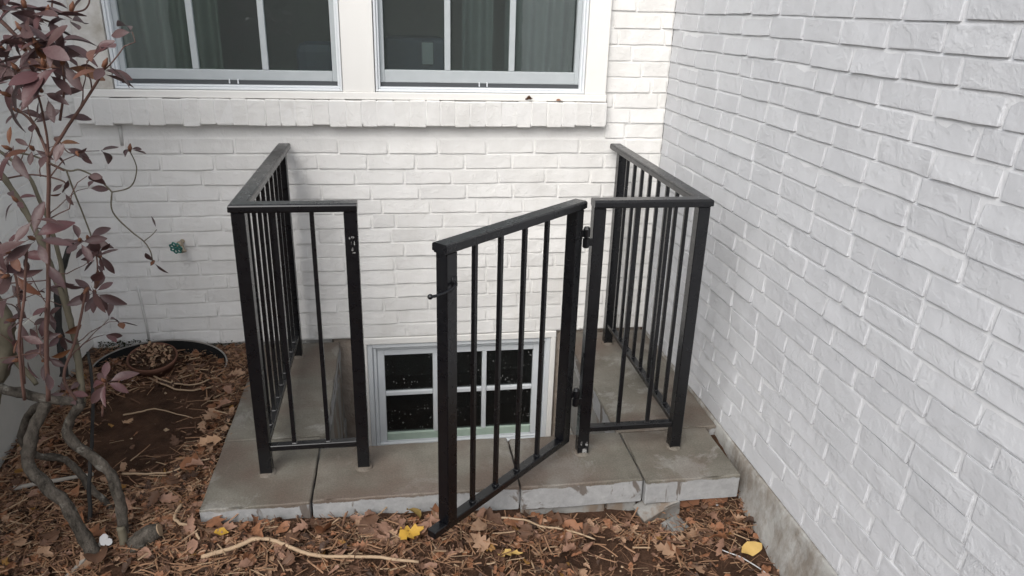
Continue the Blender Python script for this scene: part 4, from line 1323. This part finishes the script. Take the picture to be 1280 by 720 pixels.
shrub = empty('shrub', (-.19, -1.28, -.09))
tag(shrub, 'tall leggy shrub with bronze purple leaves and grey trunks at the left', 'shrub')
inv = Matrix.Translation(-Vector(shrub.location))
SM = ['bark'] * 4 + ['darkbark', 'greenbark', 'greenbark', 'darkbark', 'greenbark', 'greenbark'] + ['redstem'] * 50
for i, (pts, r0, r1) in enumerate(STEMS):
    P = smooth_path(pts, 5)
    N = len(P)
    amp = .011 if r0 > .015 else min(.006, r0 * .5)
    P = [p + noise.noise_vector(Vector((p.x * 14 + i, p.y * 14, p.z * 14))) * amp for p in P]
    bm = bmesh.new()
    tube(bm, P, [(.62 if r0 > .015 else .8 if r0 > .006 else 1) * (r0 + (r1 - r0) * k / (N - 1)) * (1 + (.38 * max(0, ns(k * .9, i * 3.1)) if r0 > .012 else 0)) for k in range(N)], 10 if r0 > .01 else 6, True, .40 if r0 > .012 else .1, i)
    o = build('trunk' if r0 > .015 else 'branch', bm, M['greenbark' if i in (18, 19, 20, 21, 22) else SM[i]], shrub, smooth=True)
    o.matrix_parent_inverse = inv
sv = []
for i in range(12):
    RR = random.Random(100 + i)
    ws = [.03, .05, .42, .78, .98, 1.0, .88, .58, .12]
    bend, fold = RR.uniform(-.55, .1), RR.uniform(.15, .75)
    tw = RR.uniform(-.35, .35)
    asp = RR.uniform(.28, .39)
    Vv, Ff = [], []
    for k, w in enumerate(ws):
        u = k / 8
        for sd in (-1, 0, 1):
            y = sd * asp * .5 * w
            Vv.append((u, y, bend * u * u + abs(y) * fold + y * tw * u + .012 * ns(u * 6, sd, i)))
    for k in range(8):
        a = k * 3
        Ff += [(a, a + 3, a + 4, a + 1), (a + 1, a + 4, a + 5, a + 2)]
    me = bpy.data.meshes.new('leaf'); me.from_pydata(Vv, [], Ff); me.materials.append(M['shrub_leaf'])
    me.polygons.foreach_set('use_smooth', [True] * len(me.polygons))
    sv.append(me)
R = random.Random(77)
bm = bmesh.new()
for c, n, L, ax in WHORLS:
    c, ax = Vector(c), Vector(ax).normalized()
    p1 = ax.cross(Vector((.3, .1, 1))).normalized(); p2 = ax.cross(p1)
    a0 = R.uniform(0, 6.28)
    for k in range(n):
        a = a0 + 2 * pi * k / n + R.uniform(-.3, .3)
        th = radians(R.uniform(55, 100))
        d = ax * cos(th) + (p1 * cos(a) + p2 * sin(a)) * sin(th)
        d.z -= R.uniform(0, .55)
        if R.random() < .12: continue
        off = ax * -R.uniform(0, .03) if L > .07 else ax * 0
        d.normalize()
        up = (ax - d * ax.dot(d)).normalized()
        yv = up.cross(d)
        l = L * R.uniform(.55, .88)
        m = Matrix(((d.x, yv.x, up.x), (d.y, yv.y, up.y), (d.z, yv.z, up.z))).to_4x4()
        m = m @ Matrix.Rotation(R.gauss(0, .35), 4, 'X')
        o = mesh_obj('leaf', R.choice(sv), shrub)
        o.matrix_parent_inverse = inv
        o.matrix_basis = Matrix.Translation(c + off + d * .003) @ m @ Matrix.Scale(l, 4)
    if L > .05:
        o = None
        b2 = bmesh.new()
        tube(b2, [c - ax * .008, c + ax * .004, c + ax * .016], [.0045, .006, .001], 6)
        o = build('bud', b2, M['bud'], shrub, smooth=True)
        o.matrix_parent_inverse = inv
bm.free()
for i, (pts, r0, r1) in enumerate(STEMS):
    if i < 11 or i in (18, 19, 20, 21, 22, 26): continue
    for k in range(3 if i in (10, 11, 16, 17, 25, 30) else 1):
        j = R.randrange(len(pts) - 1)
        c = Vector(pts[j]).lerp(Vector(pts[j + 1]), R.random())
        d = Vector((R.uniform(-1, 1), R.uniform(-1, .4), R.uniform(-.9, .3))).normalized()
        up = Vector((0, -.5, 1)); up = (up - d * up.dot(d)).normalized(); yv = up.cross(d)
        m = Matrix(((d.x, yv.x, up.x), (d.y, yv.y, up.y), (d.z, yv.z, up.z))).to_4x4() @ Matrix.Rotation(R.gauss(0, .6), 4, 'X')
        o = mesh_obj('leaf', R.choice(sv), shrub)
        o.matrix_parent_inverse = inv
        o.matrix_basis = Matrix.Translation(c) @ m @ Matrix.Scale(R.uniform(.04, .075), 4)

for i in range(26):
    pts, r0, r1 = STEMS[R.choice((5, 6, 10, 11, 11, 12, 13, 16, 17, 17, 23, 29))]
    j = R.randrange(len(pts) - 1)
    c = Vector(pts[j]).lerp(Vector(pts[j + 1]), R.random())
    P = [c]
    d = Vector((R.uniform(-1, 1), R.uniform(-.6, .6), R.uniform(-.2, 1))).normalized()
    for k in range(5):
        d = (d + Vector((R.gauss(0, .35), R.gauss(0, .35), R.gauss(0, .3)))).normalized()
        P.append(P[-1] + d * R.uniform(.02, .04))
    b2 = bmesh.new(); tube(b2, P, [.0019, .0017, .0015, .0013, .0011, .0009], 5)
    o = build('branch', b2, M['redstem'], shrub, smooth=True); o.matrix_parent_inverse = inv
    for k in range(2):
        d2 = (d + Vector((R.gauss(0, .7), R.gauss(0, .7), R.gauss(-.3, .5)))).normalized()
        up = Vector((0, -.6, 1)); up = (up - d2 * up.dot(d2)).normalized(); yv = up.cross(d2)
        m = Matrix(((d2.x, yv.x, up.x), (d2.y, yv.y, up.y), (d2.z, yv.z, up.z))).to_4x4() @ Matrix.Rotation(R.gauss(0, .5), 4, 'X')
        o = mesh_obj('leaf', R.choice(sv), shrub)
        o.matrix_parent_inverse = inv
        o.matrix_basis = Matrix.Translation(P[-1]) @ m @ Matrix.Scale(R.uniform(.045, .08), 4)
print('leaves', sum(1 for o in shrub.children if o.name.startswith('leaf')))

# ------------------------------------------------------------------ unseen foliage row added behind the viewer to darken the pane reflections
R = random.Random(9)
t = NT('hedge foliage'); t.color(t.mix(t.noise(3, 4), (.03, .045, .02), (.08, .095, .045))).rough(.7, .3)
V, F = [], []
for i in range(9000):
    x = R.uniform(-14, 15); h = 2.0 + .5 * ns(x * .35, 4) + .5 * ns(x * 1.7, 2)
    z = R.uniform(-.1, h); y = -13 + R.uniform(-1.2, 1.2) * (1 - .4 * z / h)
    s = R.uniform(.2, .42)
    a = Vector((R.gauss(0, 1), R.gauss(0, 1), R.gauss(0, 1))).normalized(); b = a.orthogonal().normalized()
    n0 = len(V); c = Vector((x, y, z))
    V += [c - a * s, c + b * s * .5, c + a * s, c - b * s * .5]; F.append((n0, n0 + 1, n0 + 2, n0 + 3))
me = bpy.data.meshes.new('hedge'); me.from_pydata(V, [], F); me.materials.append(t.m)
hg = mesh_obj('hedge', me); hg['kind'] = 'stuff'
tag(hg, 'dark green foliage row added behind the viewer to darken the pane reflections', 'hedge')
